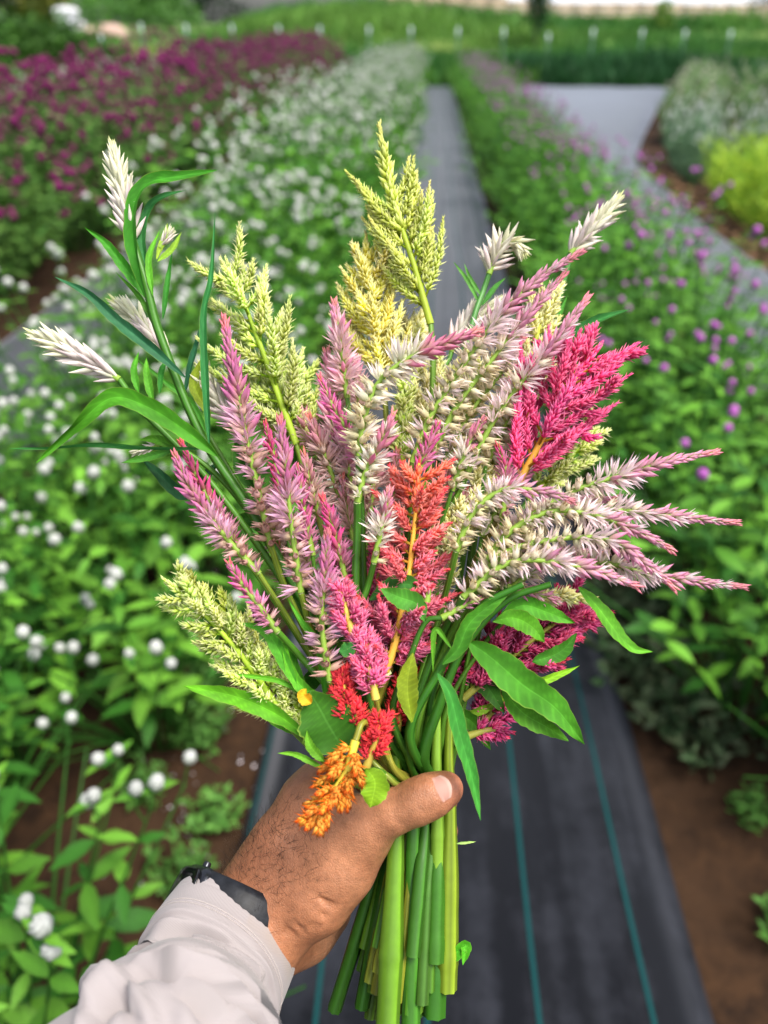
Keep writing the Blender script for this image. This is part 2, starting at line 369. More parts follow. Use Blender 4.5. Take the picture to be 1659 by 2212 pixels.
def box(x0, x1, y0, y1, z0, z1):
    V = np.array([[x, y, z] for z in (z0, z1) for y in (y0, y1) for x in (x0, x1)], float)
    return V, np.array([[0, 2, 3, 1], [4, 5, 7, 6], [0, 1, 5, 4], [2, 6, 7, 3], [0, 4, 6, 2], [1, 3, 7, 5]])
V, F = box(0, 1.46, -0.02, 0.02, 0, 0.28); me_board = mesh('board', V, F, smooth=False)
V, F = box(-0.06, 0.06, 0.03, 0.15, -0.4, 1.35); me_fp = mesh('fence_upright', V, F, smooth=False)
for k in range(34):
    x = -4+k*1.5
    for q in range(4): obj('board', me_board, M_tan, fe, (x, 0, float(hill_z(x, 66))-1.5+0.3*q))
    obj('fence_upright', me_fp, M_tan, fe, (x, 0, float(hill_z(x, 66))-1.5))

# pale bins and stones half hidden beyond the lawn
M_bin = noise_mat('white_bin_plastic', (0.6, 0.6, 0.66), (0.75, 0.75, 0.8), 3, 0.5, 0.1, 0.01)
def lathe(prof, n=20):
    a = np.arange(n)*2*math.pi/n; m = len(prof)
    V = np.array([[r_*math.cos(t), r_*math.sin(t), z] for r_, z in prof for t in a])
    i = np.arange(m-1)[:, None]*n; j = np.arange(n); 
    F = np.stack([i+j, i+(j+1) % n, i+n+(j+1) % n, i+n+j], -1).reshape(-1, 4); return V, F
for (x, y, s, lb) in ((143, 34, 1.25, 'larger white lidded bin among the brush beyond the lawn'), (166, 58, 0.85, 'smaller white lidded bin in front of the brush beyond the lawn')):
    d = 46.0; b = P(x, y, d); z = b[2]-0.8*s
    e = empty('lidded_bin', (b[0], b[1], z), lb, 'bin', 'white bins beyond the lawn')
    V, F = lathe([(0.001, 0), (0.42*s, 0), (0.55*s, 0.9*s), (0.57*s, 0.95*s)]); obj('tub', mesh('tub', V, F), M_bin, e)
    V, F = lathe([(0.60*s, 0.93*s), (0.62*s, 0.97*s), (0.60*s, 1.03*s), (0.4*s, 1.13*s), (0.001, 1.17*s)]); obj('lid', mesh('lid', V, F), M_bin, e)
M_stone = noise_mat('pinkish_stone', (0.35, 0.22, 0.18), (0.55, 0.4, 0.34), 4, 0.85, 0.5, 0.03)
for k, (x, y, s, lb) in enumerate(((196, 66, 0.8, 'low tan stone lying on the lawn beside a white bin'), (240, 62, 0.95, 'pinkish pointed stone lying on the open lawn'))):
    b = P(x, y+8, 46.0); V, F = lathe([(0.001, -0.2), (0.9, -0.1), (1.0, 0.2), (0.6, 0.55), (0.001, 0.7)], 14)
    V = V*s+0.12*np.stack([fbm(V[:, 2]*3, V[:, 1]*3, k), fbm(V[:, 0]*3, V[:, 2]*3, k+3), fbm(V[:, 0]*3, V[:, 1]*3, k+6)], 1)
    tag(obj('stone', mesh('stone', V, F), M_stone, None, (b[0], b[1], b[2]-0.2)), lb, 'stone')
# ------------------------------------------------------------------ background plants
def leaf_T(n=5, w=0.38, fold=0.18, droop=0.22, cm=(1.1, 1.15, 1.0), ce=(0.95, 0.95, 0.95), shape=1.0):
    """leaf of length 1 along +Y, folded at the midrib"""
    t = np.linspace(0, 1, n); pw = np.sin(np.pi*np.clip(t, 0, 1)**0.85)**shape*w/2; pw[0] = 0.02; pw[-1] = 0.004
    z = -droop*t**2
    V = []; K = []
    for i in range(n):
        V += [[-pw[i], t[i], z[i]+fold*pw[i]], [0, t[i], z[i]], [pw[i], t[i], z[i]+fold*pw[i]]]; K += [ce, cm, ce]
    F = []
    for i in range(n-1):
        a = 3*i; F += [[a, a+1, a+4], [a, a+4, a+3], [a+1, a+2, a+5], [a+1, a+5, a+4]]
    return np.array(V), np.array(F), np.array(K, float)
def globe_T(c_top, c_low, n=11, m=8, seed=0):
    """clover-like flower head made of pointed papery bracts"""
    r = np.random.default_rng(seed); V = []; F = []; K = []
    V0 = []
    for i in range(m+1):
        ph = math.pi*i/m
        for j in range(n):
            th = 2*math.pi*(j+0.5*(i % 2))/n
            rr = (1.0+(0.16 if (i+j) % 2 else -0.06)+r.uniform(-.05, .05))
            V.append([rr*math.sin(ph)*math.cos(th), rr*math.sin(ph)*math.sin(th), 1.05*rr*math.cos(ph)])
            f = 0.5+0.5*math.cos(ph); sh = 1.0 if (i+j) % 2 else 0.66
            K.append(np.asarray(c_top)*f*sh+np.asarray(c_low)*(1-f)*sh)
    for i in range(m):
        for j in range(n):
            a, b = i*n+j, i*n+(j+1) % n; F += [[a, a+n, b], [b, a+n, b+n]]
    return np.array(V), np.array(F), np.array(K)

class Kind: pass
def make_kind(name, seed, R, H, stems, nodes, leaf_len, heads, head_r, c_leaf, c_leaf2, c_top, c_low, leaf_w=0.4, ped=0.052):
    """one plant variant: per-leaf and per-head matrices so near plants can be split into pieces"""
    r = np.random.default_rng(seed); k = Kind(); k.name = name
    A = Acc(); LM = []; LT = []; HM = []
    green = np.array(c_leaf)*0.9
    for s in range(stems):
        az = s*2.399+r.uniform(-.3, .3); q = math.sqrt((s+0.5)/stems)
        tip = np.array([R*q*math.cos(az), R*q*math.sin(az), H*(1-0.55*q**2.6)*r.uniform(0.86, 1.06)])
        base = np.array([0.05*math.cos(az), 0.05*math.sin(az), 0.0])
        mid = base*0.4+tip*0.6; mid[2] = tip[2]*0.5; mid[:2] *= 0.75
        c = catmull([base, mid, tip], 8)
        A.add(*tube(c, np.linspace(0.0045, 0.0018, 8), 4, cap=False, col=green))
        has_head = s < heads*0.55
        for v in range(nodes):
            t = 0.34+0.66*(v+0.6)/nodes; f = t*7; i = int(min(f, 6)); p = c[i]*(1-(f-i))+c[i+1]*(f-i)
            a0 = az+v*1.57+r.uniform(-.4, .4)
            for sd_ in (0, math.pi):
                a = a0+sd_; up = r.uniform(-0.25, 0.55)
                d = np.array([math.cos(a), math.sin(a), up])
                L = leaf_len*r.uniform(0.6, 1.15)*(0.75+0.35*math.sin(math.pi*t))
                LM.append(frames(d[None], np.array([r.uniform(-.5, .5)]), np.array([L]), p[None])[0])
                g = r.random(); LT.append(np.array(c_leaf)*(1-g)+np.array(c_leaf2)*g)
        if has_head:
            nb = 1 if r.random() < 0.45 else 2
            for b in range(nb):
                d = nz(np.array([math.cos(az+b*2.1)*0.4*q, math.sin(az+b*2.1)*0.4*q, 1])+r.normal(0, 0.16, 3)); L = ped*r.uniform(0.5, 1.35)
                A.add(*tube(np.array([tip, tip+d*L*0.5+r.normal(0, .004, 3), tip+d*L]), 0.0014, 4, cap=False, col=green))
                s_ = head_r*r.uniform(0.7, 1.12)
                HM.append(frames(d[None], None, np.array([s_]), (tip+d*(L+s_*0.8))[None])[0])
                for sg in (0, math.pi):
                    LM.append(frames(np.array([[math.cos(az+sg), math.sin(az+sg), 0.35]]), None, np.array([leaf_len*0.45]), (tip+d*L*0.9)[None])[0]); LT.append(np.array(c_leaf2))
    k.LM = np.array(LM); k.LT = np.array(LT); k.HM = np.array(HM)
    k.stem = A.mesh(name+'_stems')
    lt = leaf_T(5, leaf_w); B = Acc(); B.inst(lt, k.LM, k.LT); k.fol = B.mesh(name+'_foliage')
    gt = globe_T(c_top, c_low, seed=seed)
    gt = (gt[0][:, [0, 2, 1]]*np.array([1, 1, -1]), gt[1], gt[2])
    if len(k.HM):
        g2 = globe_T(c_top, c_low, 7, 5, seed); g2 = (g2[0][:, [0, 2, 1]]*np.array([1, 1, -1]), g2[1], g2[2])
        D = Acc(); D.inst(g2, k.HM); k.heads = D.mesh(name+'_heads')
        k.head1 = mesh('flower_head', *gt)
    else: k.heads = None
    k.leaf1 = [mesh('leaf', lt[0], lt[1], lt[2]*col) for col in (np.array(c_leaf), (np.array(c_leaf)+c_leaf2)/2, np.array(c_leaf2))]
    return k
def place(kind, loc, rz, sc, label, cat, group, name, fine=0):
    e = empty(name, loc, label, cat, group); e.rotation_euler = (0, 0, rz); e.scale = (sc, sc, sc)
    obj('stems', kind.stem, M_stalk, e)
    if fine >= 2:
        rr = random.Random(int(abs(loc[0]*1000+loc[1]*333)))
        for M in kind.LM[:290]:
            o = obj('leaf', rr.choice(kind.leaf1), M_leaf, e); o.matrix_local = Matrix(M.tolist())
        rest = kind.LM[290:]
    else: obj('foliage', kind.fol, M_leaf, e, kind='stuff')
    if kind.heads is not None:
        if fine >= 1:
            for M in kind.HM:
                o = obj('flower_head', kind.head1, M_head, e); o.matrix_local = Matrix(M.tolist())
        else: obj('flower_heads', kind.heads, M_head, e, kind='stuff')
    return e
G1, G2 = (0.032, 0.130, 0.014), (0.135, 0.33, 0.034)
WT, WL = (0.60, 0.62, 0.60), (0.40, 0.45, 0.36)
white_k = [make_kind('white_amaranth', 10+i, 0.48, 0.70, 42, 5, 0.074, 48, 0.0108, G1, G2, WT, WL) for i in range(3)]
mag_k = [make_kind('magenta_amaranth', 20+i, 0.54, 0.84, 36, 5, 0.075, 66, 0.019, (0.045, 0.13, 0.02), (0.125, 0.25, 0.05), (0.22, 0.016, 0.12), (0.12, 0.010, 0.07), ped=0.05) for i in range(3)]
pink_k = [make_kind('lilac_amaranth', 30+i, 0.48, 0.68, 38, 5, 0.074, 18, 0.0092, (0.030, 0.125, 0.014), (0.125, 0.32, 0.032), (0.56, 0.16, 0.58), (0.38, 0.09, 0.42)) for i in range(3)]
def bed(kinds, rows, y0, y1, dy, label, group, name, seed, near=(0, 0), scy=None, skip=None):
    r = np.random.default_rng(seed); j = 0
    for ri, x in enumerate(rows):
        y = y0+(ri % 2)*dy*0.5
        while y < y1:
            X, Y = x+r.normal(0, 0.05), y+r.normal(0, 0.05)
            s = r.uniform(0.9, 1.1)*(scy(Y) if scy else 1.0)*(1+(.13 if Y > 2.2 else .04)*math.sin(Y*4.6+seed*1.7+.5*math.sin(Y*1.9)))
            if not (skip and skip(X, Y)):
                f = 2 if Y < near[0] else (1 if Y < near[1] else 0)
                place(kinds[j % len(kinds)], (X, Y, -0.015), r.uniform(0, 6.28), s, label, 'plant', group, name, f)
            j += 1; y += dy
bed(white_k, (-0.70, -1.08), 1.42, 26, 0.47, 'bushy globe amaranth with round white heads in the bed beside the striped path', 'white globe amaranth beside the path', 'white_globe_amaranth', 1, (1.9, 4.2),
    lambda y: 1.16+0.24*float(smooth(2, 6, y)))
for X, Y, s in ((-.64, .60, 1.05), (-.84, .34, 1.05), (-.98, .86, 1.1), (-1.02, 1.28, .95), (-.62, .12, 1.0), (-1.3, .95, 1.0), (-.98, .35, 1.0)):
    place(white_k[int(X*100) % 3], (X, Y, -0.015), X*9, s, 'leggy white-headed globe amaranth standing apart from the bed, down beside the shirt sleeve', 'plant', 'near white globe amaranth', 'white_globe_amaranth', 2)
bed(mag_k, (-2.95, -3.4, -3.9), 1.8, 25.5, 0.6, 'bushy globe amaranth with deep magenta heads in the bed past the white flowers', 'magenta globe amaranth bed', 'magenta_globe_amaranth', 2, (0, 4.5), lambda y: 1.36+.04*float(smooth(5,15,y)))
bed(white_k, (-5.5, -6.1), 9, 25.5, 0.66, 'globe amaranth with pale heads in the bed behind the magenta flowers', 'pale globe amaranth behind the magenta bed', 'white_globe_amaranth', 3, (0, 0), lambda y: 1.25)
LIL = 'bushy globe amaranth with small lilac pink heads in the bed beside the path'
bed(pink_k, (0.94, 1.2), 1.62, 25.5, 0.48, LIL, 'lilac globe amaranth beside the path', 'lilac_globe_amaranth', 4, (2.3, 4.6), lambda y: 1.10+0.06*float(smooth(2, 8, y)))
for X, Y, s in ((1.25, 0.98, 0.95), (1.02, 1.38, .9), (1.45, 1.35, 1.0), (1.62, 1.9, .95), (1.66, 2.4, .9)):
    place(pink_k[1], (X, Y, -0.015), X*5, s, LIL, 'plant', 'lilac globe amaranth beside the path', 'lilac_globe_amaranth', 2)

# yellow-green feathery bushes, grey-green upright plants
def upright(name, seed, R, H, n, leaf, c1, c2, w=0.16, heads=None):
    r = np.random.default_rng(seed); A = Acc(); B = Acc(); LM = []; LT = []; D = Acc()
    for s in range(n):
        az = s*2.4; q = math.sqrt((s+.5)/n); tip = np.array([R*q*math.cos(az), R*q*math.sin(az), H*r.uniform(.6, 1.2)*(1-.25*q)])
        c = catmull([np.array([.3*tip[0], .3*tip[1], 0]), np.array([tip[0]*.8, tip[1]*.8, tip[2]*.5]), tip], 9)
        A.add(*tube(c, np.linspace(.005, .0015, 9), 4, cap=False, col=np.array(c1)*.9))
        for v in range(15):
            p = c[min(8, 1+v//2)]; a = r.uniform(0, 6.28); d = np.array([math.cos(a), math.sin(a), r.uniform(.3, 1.3)])
            LM.append(frames(d[None], r.uniform(-1, 1, 1), np.array([leaf*r.uniform(.6, 1.2)]), (p+r.normal(0, .01, 3))[None])[0]); g = r.random(); LT.append(np.array(c1)*(1-g)+np.array(c2)*g)
        if heads is not None and r.random() < 0.7:
            D.inst(globe_T(heads, heads, 6, 4), frames(np.array([[0, 0, 1.0]]), None, np.array([[.012, .03, .012]]), (tip+[0, 0, .02])[None]))
    B.inst(leaf_T(5, w), np.array(LM), np.array(LT))
    return A.mesh(name+'_stems'), B.mesh(name+'_foliage'), (D.mesh(name+'_heads') if heads is not None else None)
def put(k, loc, rz, s, label, group, name):
    e = empty(name, loc, label, 'plant', group); e.rotation_euler = (0, 0, rz); e.scale = (s, s, s)
    obj('stems', k[0], M_stalk, e); obj('foliage', k[1], M_leaf, e, kind='stuff')
    if k[2] is not None: obj('flower_heads', k[2], M_head, e, kind='stuff')
lime = [upright('lime_bush', 40+i, .36, .72, 26, .15, (0.15, 0.33, 0.015), (0.42, 0.56, 0.04), .10) for i in range(2)]
grey = [upright('grey_plant', 44+i, .26, .74, 26, .085, (0.07, 0.15, 0.085), (0.16, 0.27, 0.15), .2, (0.62, 0.66, 0.64)) for i in range(2)]
dull = [upright('leafy_plant', 48+i, .3, .7, 26, .10, (0.07, 0.17, 0.06), (0.17, 0.28, 0.10), .3, (0.55, 0.52, 0.45)) for i in range(2)]
r = np.random.default_rng(77)
for X, Y in [(2.95, 7.5), (3.3, 7.3), (2.98, 8.1), (3.4, 8.0), (3.05, 8.7), (3.45, 8.7), (3.2, 6.7), (3.6, 7.0), (3.75, 7.7), (3.8, 8.5), (3.2, 9.3), (3.65, 9.3)]:
    put(lime[r.integers(2)], (X, Y, -.015), r.uniform(0, 6), r.uniform(.9, 1.15), 'yellow-green feathery bush growing beside the dry leaf litter', 'yellow-green bushes past the fabric', 'feathery_bush')
for X, Y in [(3.12, 10.7), (3.25, 11.5), (3.4, 10.9), (3.65, 11.8), (3.4, 12.4), (3.85, 10.8), (3.6, 10.2), (4.2, 11.5), (3.05, 10.1), (3.9, 12.4), (4.4, 12.2)]:
    put(grey[r.integers(2)], (X, Y, -.015), r.uniform(0, 6), r.uniform(.9, 1.15), 'grey-green upright plant with pale tips standing between fabric and yellow-green bushes', 'grey-green plants past the fabric', 'upright_plant')
for i in range(60):
    Y = r.uniform(13.5, 25.8); X = float(np.interp(Y, [12, 15, 20, 26.3], [2.85, 3.65, 5.0, 6.9]))+.35+(.25 if i % 2 else abs(r.normal(0, 2.4)))
    put(dull[r.integers(2)], (X, Y, -.015), r.uniform(0, 6), r.uniform(.85, 1.3), 'leafy plant with pale flower tops at the far corner past the grey-green plants', 'pale-topped plants at the far corner', 'leafy_plant')

# shrubs and trees at the far edge: trunk, limbs and leaf clumps
def tree(name, loc, h, R, trunk_h, c1, c2, label, seed, n=900, leaf=.22, group=None, cat='tree', squash=1.0):
    r = np.random.default_rng(seed); e = empty(name, loc, label, cat, group)
    A = Acc(); bark = np.array([.06, .045, .03])
    A.add(*tube(catmull([[0, 0, -.2], [.04*h*.1, 0, trunk_h], [0, .03*h*.1, h*.8]], 8), np.linspace(.05*h*.35, .01*h*.3, 8), 7, col=bark))
    cl = []
    for k in range(9):
        a = k*2.4; z = trunk_h+(h-trunk_h)*(.15+.75*k/9); q = R*r.uniform(.45, .8)*(1-.5*(k/9)**2)
        tip = np.array([q*math.cos(a), q*math.sin(a), z+.1*h]); A.add(*tube(catmull([[0, 0, z-.12*h], (tip+[0, 0, z])/2, tip], 5), np.linspace(.02*h*.4, .006*h*.3, 5), 5, col=bark)); cl.append(tip)
    cl = np.array(cl+[[0, 0, h*.92]]); ci = r.integers(len(cl), size=n)
    p = cl[ci]+r.normal(0, 1, (n, 3))*np.array([R*.3, R*.3, (h-trunk_h)*.13]); d = r.normal(0, 1, (n, 3)); d[:, 2] = d[:, 2]*.5+.2
    g = r.random((n, 1)); B = Acc(); B.inst(leaf_T(4, .5), frames(d, r.uniform(0, 6, n), leaf*r.uniform(.6, 1.3, n), p), np.array(c1)*(1-g)+np.array(c2)*g)
    obj('trunk', A.mesh('trunk'), M_stalk, e); obj('crown', B.mesh('crown'), M_leaf, e, kind='stuff'); return e
DK, MD = (0.02, 0.06, 0.02), (0.06, 0.13, 0.03)
b = P(1155, 100, 30); tree('sapling', (b[0], b[1], float(hill_z(b[0], b[1]))), 3.1, .42, .45, (0.012, 0.055, 0.02), (0.03, 0.10, 0.03), 'slim dark green sapling standing on the bank behind the posts', 60, 1500, .17)
b = P(1435, 20, 34); tree('bush', (b[0], b[1], float(hill_z(b[0], b[1]))-.2), 1.25, .45, .15, (0.12, 0.25, 0.03), (0.2, 0.34, 0.05), 'small yellow-green bush at the top of the bank', 61, 400, .16, cat='bush')
b = P(1650, 40, 44); tree('conifer', (b[0], b[1], float(hill_z(b[0], b[1]))), 2.6, .8, .3, DK, (0.03, 0.08, 0.03), 'dark evergreen at the end of the hoop house', 62, 600, .2)
for k, (x, y, d, h, R, lb, c1, c2) in enumerate((
    (40, 110, 52, 6.5, 2.6, 'dark leafy tree at the left end of the lawn', DK, MD),
    (100, 105, 50, 5.0, 1.7, 'olive green tree with rusty leaves beside the white bins', (0.06, 0.09, 0.015), (0.16, 0.16, 0.03)),
    (430, 40, 75, 6.0, 4.0, 'very dark rounded tree behind the grassy mound', (0.008, 0.02, 0.012), (0.015, 0.04, 0.02)),
    (250, 70, 70, 4.4, 4.5, 'bright green rounded thicket at the back of the lawn', (0.06, 0.17, 0.03), (0.12, 0.28, 0.05)),
    (330, 75, 66, 4.0, 3.6, 'mid green thicket between the lawn and the grassy mound', (0.05, 0.15, 0.03), (0.1, 0.22, 0.05)))):
    b = P(x, y, d); tree('tree', (b[0], b[1], float(hill_z(b[0], b[1]))-.1), h, R, .5, c1, c2, lb, 70+k, 1500, .5)
for k, (x, d, h, R) in enumerate(((20, 26, 1.5, 1.1), (75, 26.5, 1.6, 1.1), (130, 27, 1.5, 1.2), (190, 27.5, 1.2, 1.0), (235, 27, 1.0, 0.8), (-40, 25, 1.6, 1.2))):
    b = P(x, 150, d); tree('shrub', (b[0], b[1], 0.0), h, R, .1, (0.025, 0.08, 0.015), (0.08, 0.2, 0.03), 'leafy green shrub along the edge between lawn and pale flower bed', 90+k, 900, .2, 'shrubs along the lawn edge', 'shrub')

# litter, fallen petals, small weeds on the soil
r = np.random.default_rng(33)
n = 900; p = np.stack([r.uniform(2.5, 3.0, n), r.uniform(3, 11, n), np.full(n, .0)], 1); p[:, 2] = 0.0+r.uniform(0, .02, n)
d = r.normal(0, 1, (n, 3)); d[:, 2] *= .25; a = Acc(); a.inst(leaf_T(4, .5, .1, .3), frames(d, r.uniform(0, 6, n), r.uniform(.03, .08, n), p), np.array([[.30, .17, .10]])*r.uniform(.5, 1.6, (n, 1)))
tag(obj('leaf_litter', a.mesh('leaf_litter'), M_head, kind='stuff'), 'dry brown fallen leaves along the edge of the fabric by the yellow-green bushes', 'leaf litter')
n = 130; p = np.stack([r.uniform(-.72, -.34, n), r.uniform(.9, 2.2, n), np.zeros(n)], 1); p[:, 2] = soil_z(p[:, 0], p[:, 1])+.006
d = r.normal(0, 1, (n, 3)); d[:, 2] *= .2; a = Acc(); a.inst(leaf_T(3, .6, .1, .2), frames(d, r.uniform(0, 6, n), r.uniform(.006, .014, n), p), np.array([[.62, .56, .66]])*r.uniform(.5, 1.2, (n, 1)))
tag(obj('fallen_petals', a.mesh('fallen_petals'), M_head, kind='stuff'), 'pale fallen petals scattered on the brown soil beside the path', 'petals')
wk = upright('weed', 51, .09, .13, 9, .035, (0.06, 0.17, 0.03), (0.11, 0.26, 0.05), .35)
wk2 = upright('trailing_weed', 52, .22, .22, 16, .05, (0.035, 0.075, 0.03), (0.10, 0.12, 0.07), .45)
for X, Y, s, k in [(-.55, 1.45, 1, 0), (-.47, 1.2, .8, 0), (-.5, 1.05, .9, 0), (-.6, 1.62, 1.1, 0), (-.66, 1.28, .8, 0), (.78, 1.0, .9, 0), (.88, .82, 1.1, 0), (.8, 1.28, .7, 0)]:
    put(wk, (X, Y, -.02), X*40, s, 'small green weed growing on the bare soil between bed and path', 'weeds on the bare soil', 'weed')
for X, Y, s in [(.68, 1.66, .9), (.62, 1.85, 1.0), (.66, 2.05, .9), (.74, 1.5, .75)]:
    put(wk2, (X, Y, -.02), X*40, s, 'low dusky trailing weed spilling over the path edge under the lilac flowers', 'dusky weeds at the path edge', 'trailing_weed')
# ------------------------------------------------------------------ the bouquet: celosia stems
def fl_closed(c0, c1, c2, w=0.36, sides=6, seed=0):
    """pointed closed floret, ridged like overlapping tepals"""
    ys = [0, .28, .62, 1.0]; rs = [.07, w/2, w*.40, .008]; V = []; K = []; cs = [c0, (c0+c1)/2, c1, c2]
    for y, rr, k in zip(ys, rs, cs):
        for j in range(sides):
            a = 2*math.pi*(j+.5*(y == .62))/sides; q = rr*(1.12 if j % 2 else .88); V.append([q*math.cos(a), y, q*math.sin(a)]); K.append(k*(1.08 if j % 2 else .9))
    F = []
    for i in range(3):
        for j in range(sides):
            a, b = i*sides+j, i*sides+(j+1) % sides; F += [[a, b, a+sides], [b, b+sides, a+sides]]
    return np.array(V), np.array(F), np.array(K)
def fl_open(c0, c1, c2, spread=.34, stam=True, seed=0):
    """five spread tepals with stamens"""
    r = np.random.default_rng(seed); V = []; F = []; K = []
    for j in range(5):
        a = 2*math.pi*j/5+r.uniform(-.15, .15); u = np.array([math.cos(a), 0, math.sin(a)]); t = np.array([-math.sin(a), 0, math.cos(a)]); y = np.array([0, 1.0, 0]); sp = spread*r.uniform(.75, 1.3); n = len(V)
        V += [u*.03-t*.03, u*.03+t*.03, u*sp*.55+y*.5-t*.085, u*(sp*.55+.05)+y*.47, u*sp*.55+y*.5+t*.085, u*sp+y*r.uniform(.9, 1.05)]
        K += [c0, c0, c1, c1*.93, c1, c2]; F += [[n, n+3, n+2], [n, n+1, n+3], [n+1, n+4, n+3], [n+2, n+3, n+5], [n+3, n+4, n+5]]
        if stam:
            n = len(V); e = u*sp*.45+y*r.uniform(.95, 1.25); V += [u*.02-t*.012, u*.02+t*.012, e]; K += [c1, c1, np.minimum(c2*1.05, .85)]; F += [[n, n+1, n+2]]
    return np.array(V), np.array(F), np.array(K)
def fl_seed(c0, c1, c2, w=.36, seed=0):
    """spent barrel-shaped floret with a toothed mouth"""
    r = np.random.default_rng(seed); ys = [0, .2, .46]; rs = [.08, w/2, w*.47]; V = []; K = []; n = 10
    for y, rr, k in zip(ys, rs, (c0, (c0+c1)/2, c1)):
        for j in range(n):
            a = 2*math.pi*j/n; q = rr*(1.08 if j % 2 else .92); V.append([q*math.cos(a), y, q*math.sin(a)]); K.append(k*(1.06 if j % 2 else .9))
    F = []
    for i in range(2):
        for j in range(n): a, b = i*n+j, i*n+(j+1) % n; F += [[a, b, a+n], [b, b+n, a+n]]
    for j in range(5):
        a = 2*math.pi*(2*j+1)/n; q = w*r.uniform(.35, .75); V.append([q*math.cos(a), r.uniform(.85, 1.05), q*math.sin(a)]); K.append(c2)
        F.append([2*n+2*j, 2*n+(2*j+1) % n, len(V)-1]); F.append([2*n+(2*j+1) % n, 2*n+(2*j+2) % n, len(V)-1])
    m = len(V); V.append([0, .36, 0]); K.append(c2*.6)
    for j in range(n): F.append([2*n+j, 2*n+(j+1) % n, m])
    return np.array(V), np.array(F), np.array(K)
_S = srgb
# palettes: list of stages tip -> base, each (kind, base colour, body colour, tip colour)
def pal(tip, up, mid, low, end, gb='#9db060', bright=1.0):
    g = _S(gb); T = [_S(c)*bright for c in (tip, up, mid, low, end)]
    return [('closed', T[0]*.7+g*.3, T[0], T[0]*1.05), ('closed', T[1]*.45+g*.55, T[1], T[1]*1.05), ('open', g*.6+T[2]*.4, T[2], T[2]*1.08), ('seed', g*.55+T[3]*.45, T[3], T[3]*1.1), ('seed', g*.4+T[4]*.6, T[4], T[4]*1.1)]
PAL = dict(
    lilac=pal('#ee8c9c', '#d67eb0', '#e4b4d0', '#e4bcb8', '#d0a89c', '#c0c45a'),
    hot=pal('#f2687c', '#e2569c', '#e090b8', '#dca8ae', '#c49a90', '#bcb45a'),
    rose=pal('#f4a0a4', '#eaa0c2', '#f2ccd8', '#ead0c6', '#d6bcae', '#c6c56c'),
    dusty=pal('#ee9088', '#de9cac', '#e8c4c4', '#dec4b8', '#ccb09c', '#c4b868'),
    pale=pal('#f09cae', '#e4a2c2', '#f4e0e6', '#f0e4d0', '#e6dab4', '#9cba52'),
    cream=pal('#f2a2a8', '#de8cac', '#f9f0ea', '#f4ecd8', '#eadfba', '#a0be5a'),
    white=pal('#e8ecb4', '#eeeed4', '#f3f0e2', '#f3ebe8', '#eddfe0', '#cdd69a'),
    mag=pal('#f47890', '#e068ae', '#ea9cc8', '#e6b0c8', '#d0a4a8', '#bcbc5a'),
)
FLC = {}
def floret_meshes(p):
    if p in FLC: return FLC[p]
    out = []
    for k, (kind, a, b, c) in enumerate(PAL[p]):
        T = []
        for s in range(2):
            wv = .20 if p == 'white' else .27
            t = fl_closed(a, b, c, wv, 6, s) if (kind == 'closed' or p == 'white') else fl_open(a, b, c, seed=s+k*7) if kind == 'open' else fl_seed(a, b, c, seed=s+k)
            T.append((t, mesh('floret', *t)))
        out.append(T)
    FLC[p] = out; return out
def wpts(pts): return np.array([P(*p) for p in pts])
def spike(root, off, pts, p, width=60, f_open=.34, f_seed=.56, dens=1.0, seed=0, rach='#7fa03a', ang=(11, 38), part='flower_spike'):
    """pts: pixel points tip -> base.  rachis is the part, florets are its pieces, the tight tip is one mass"""
    r = np.random.default_rng(seed); W = wpts(pts); c = catmull(W, 80); dep = np.mean([q[2] for q in pts])
    L = np.linalg.norm(np.diff(c, axis=0), axis=1).sum(); t, x, y = curve_frames(c); Wm = width*dep/FPX
    rc = _S(rach); V, F, K = tube(c, np.linspace(.0006, .0019, 80), 6, col=rc)
    pr = obj(part, mesh(part, V-off, F, K), M_stalk, root)
    ms = floret_meshes(p); A = Acc(); s = 0.0008; i = 0
    while s < L-.001:
        u = s/L; f = u*79; k = int(min(f, 78)); pos = c[k]*(1-(f-k))+c[k+1]*(f-k)
        a = i*2.39996+r.uniform(-.25, .25); rad = x[k]*math.cos(a)+y[k]*math.sin(a)
        e = float(smooth(0, .40, u)); al = math.radians(ang[0]+(ang[1]-ang[0])*e**1.2+r.normal(0, 7)+(0 if p == 'white' else 36*float(smooth(f_open-.06, f_seed+.05, u))))
        ln = Wm*.5/math.sin(math.radians(31 if p == 'white' else 52))*(.42+.58*e)*r.uniform(.72, 1.2)*(1 if p == 'white' else 1-.10*float(smooth(f_seed-.05, f_seed+.1, u)))
        d = -t[k]*math.cos(al)+rad*math.sin(al)
        st = 0 if u < .07 else 1 if u < f_open else 2 if u < f_seed else 3 if u < f_seed+.25 else 4
        if st in (1, 2, 3) and r.random() < .18: st = min(4, max(1, st+r.choice([-1, 1])))
        elif st >= 3 and r.random() < .25: st = 2
        T, me = ms[st][r.integers(2)]
        M = frames(d[None], r.uniform(0, 6.28, 1), np.array([ln]), (pos+rad*.0008)[None])[0]
        if u > .3 and r.random() < .10: pass                      # fallen florets
        elif u < .20: A.inst(T, M[None])
        else:
            o = obj('floret', me, M_petal, pr); M[:3, 3] -= off; o.matrix_local = Matrix(M.tolist())
        i += 1
        s += (.00055+.00055*float(smooth(.0, .3, u))+(.00080*float(smooth(f_seed-.12, f_seed+.1, u)) if p != 'white' else 0))/dens/(2.1 if p == 'white' else 1.3)
    obj('spike_tip', A.mesh('spike_tip', off), M_petal, pr, kind='stuff')
    return c
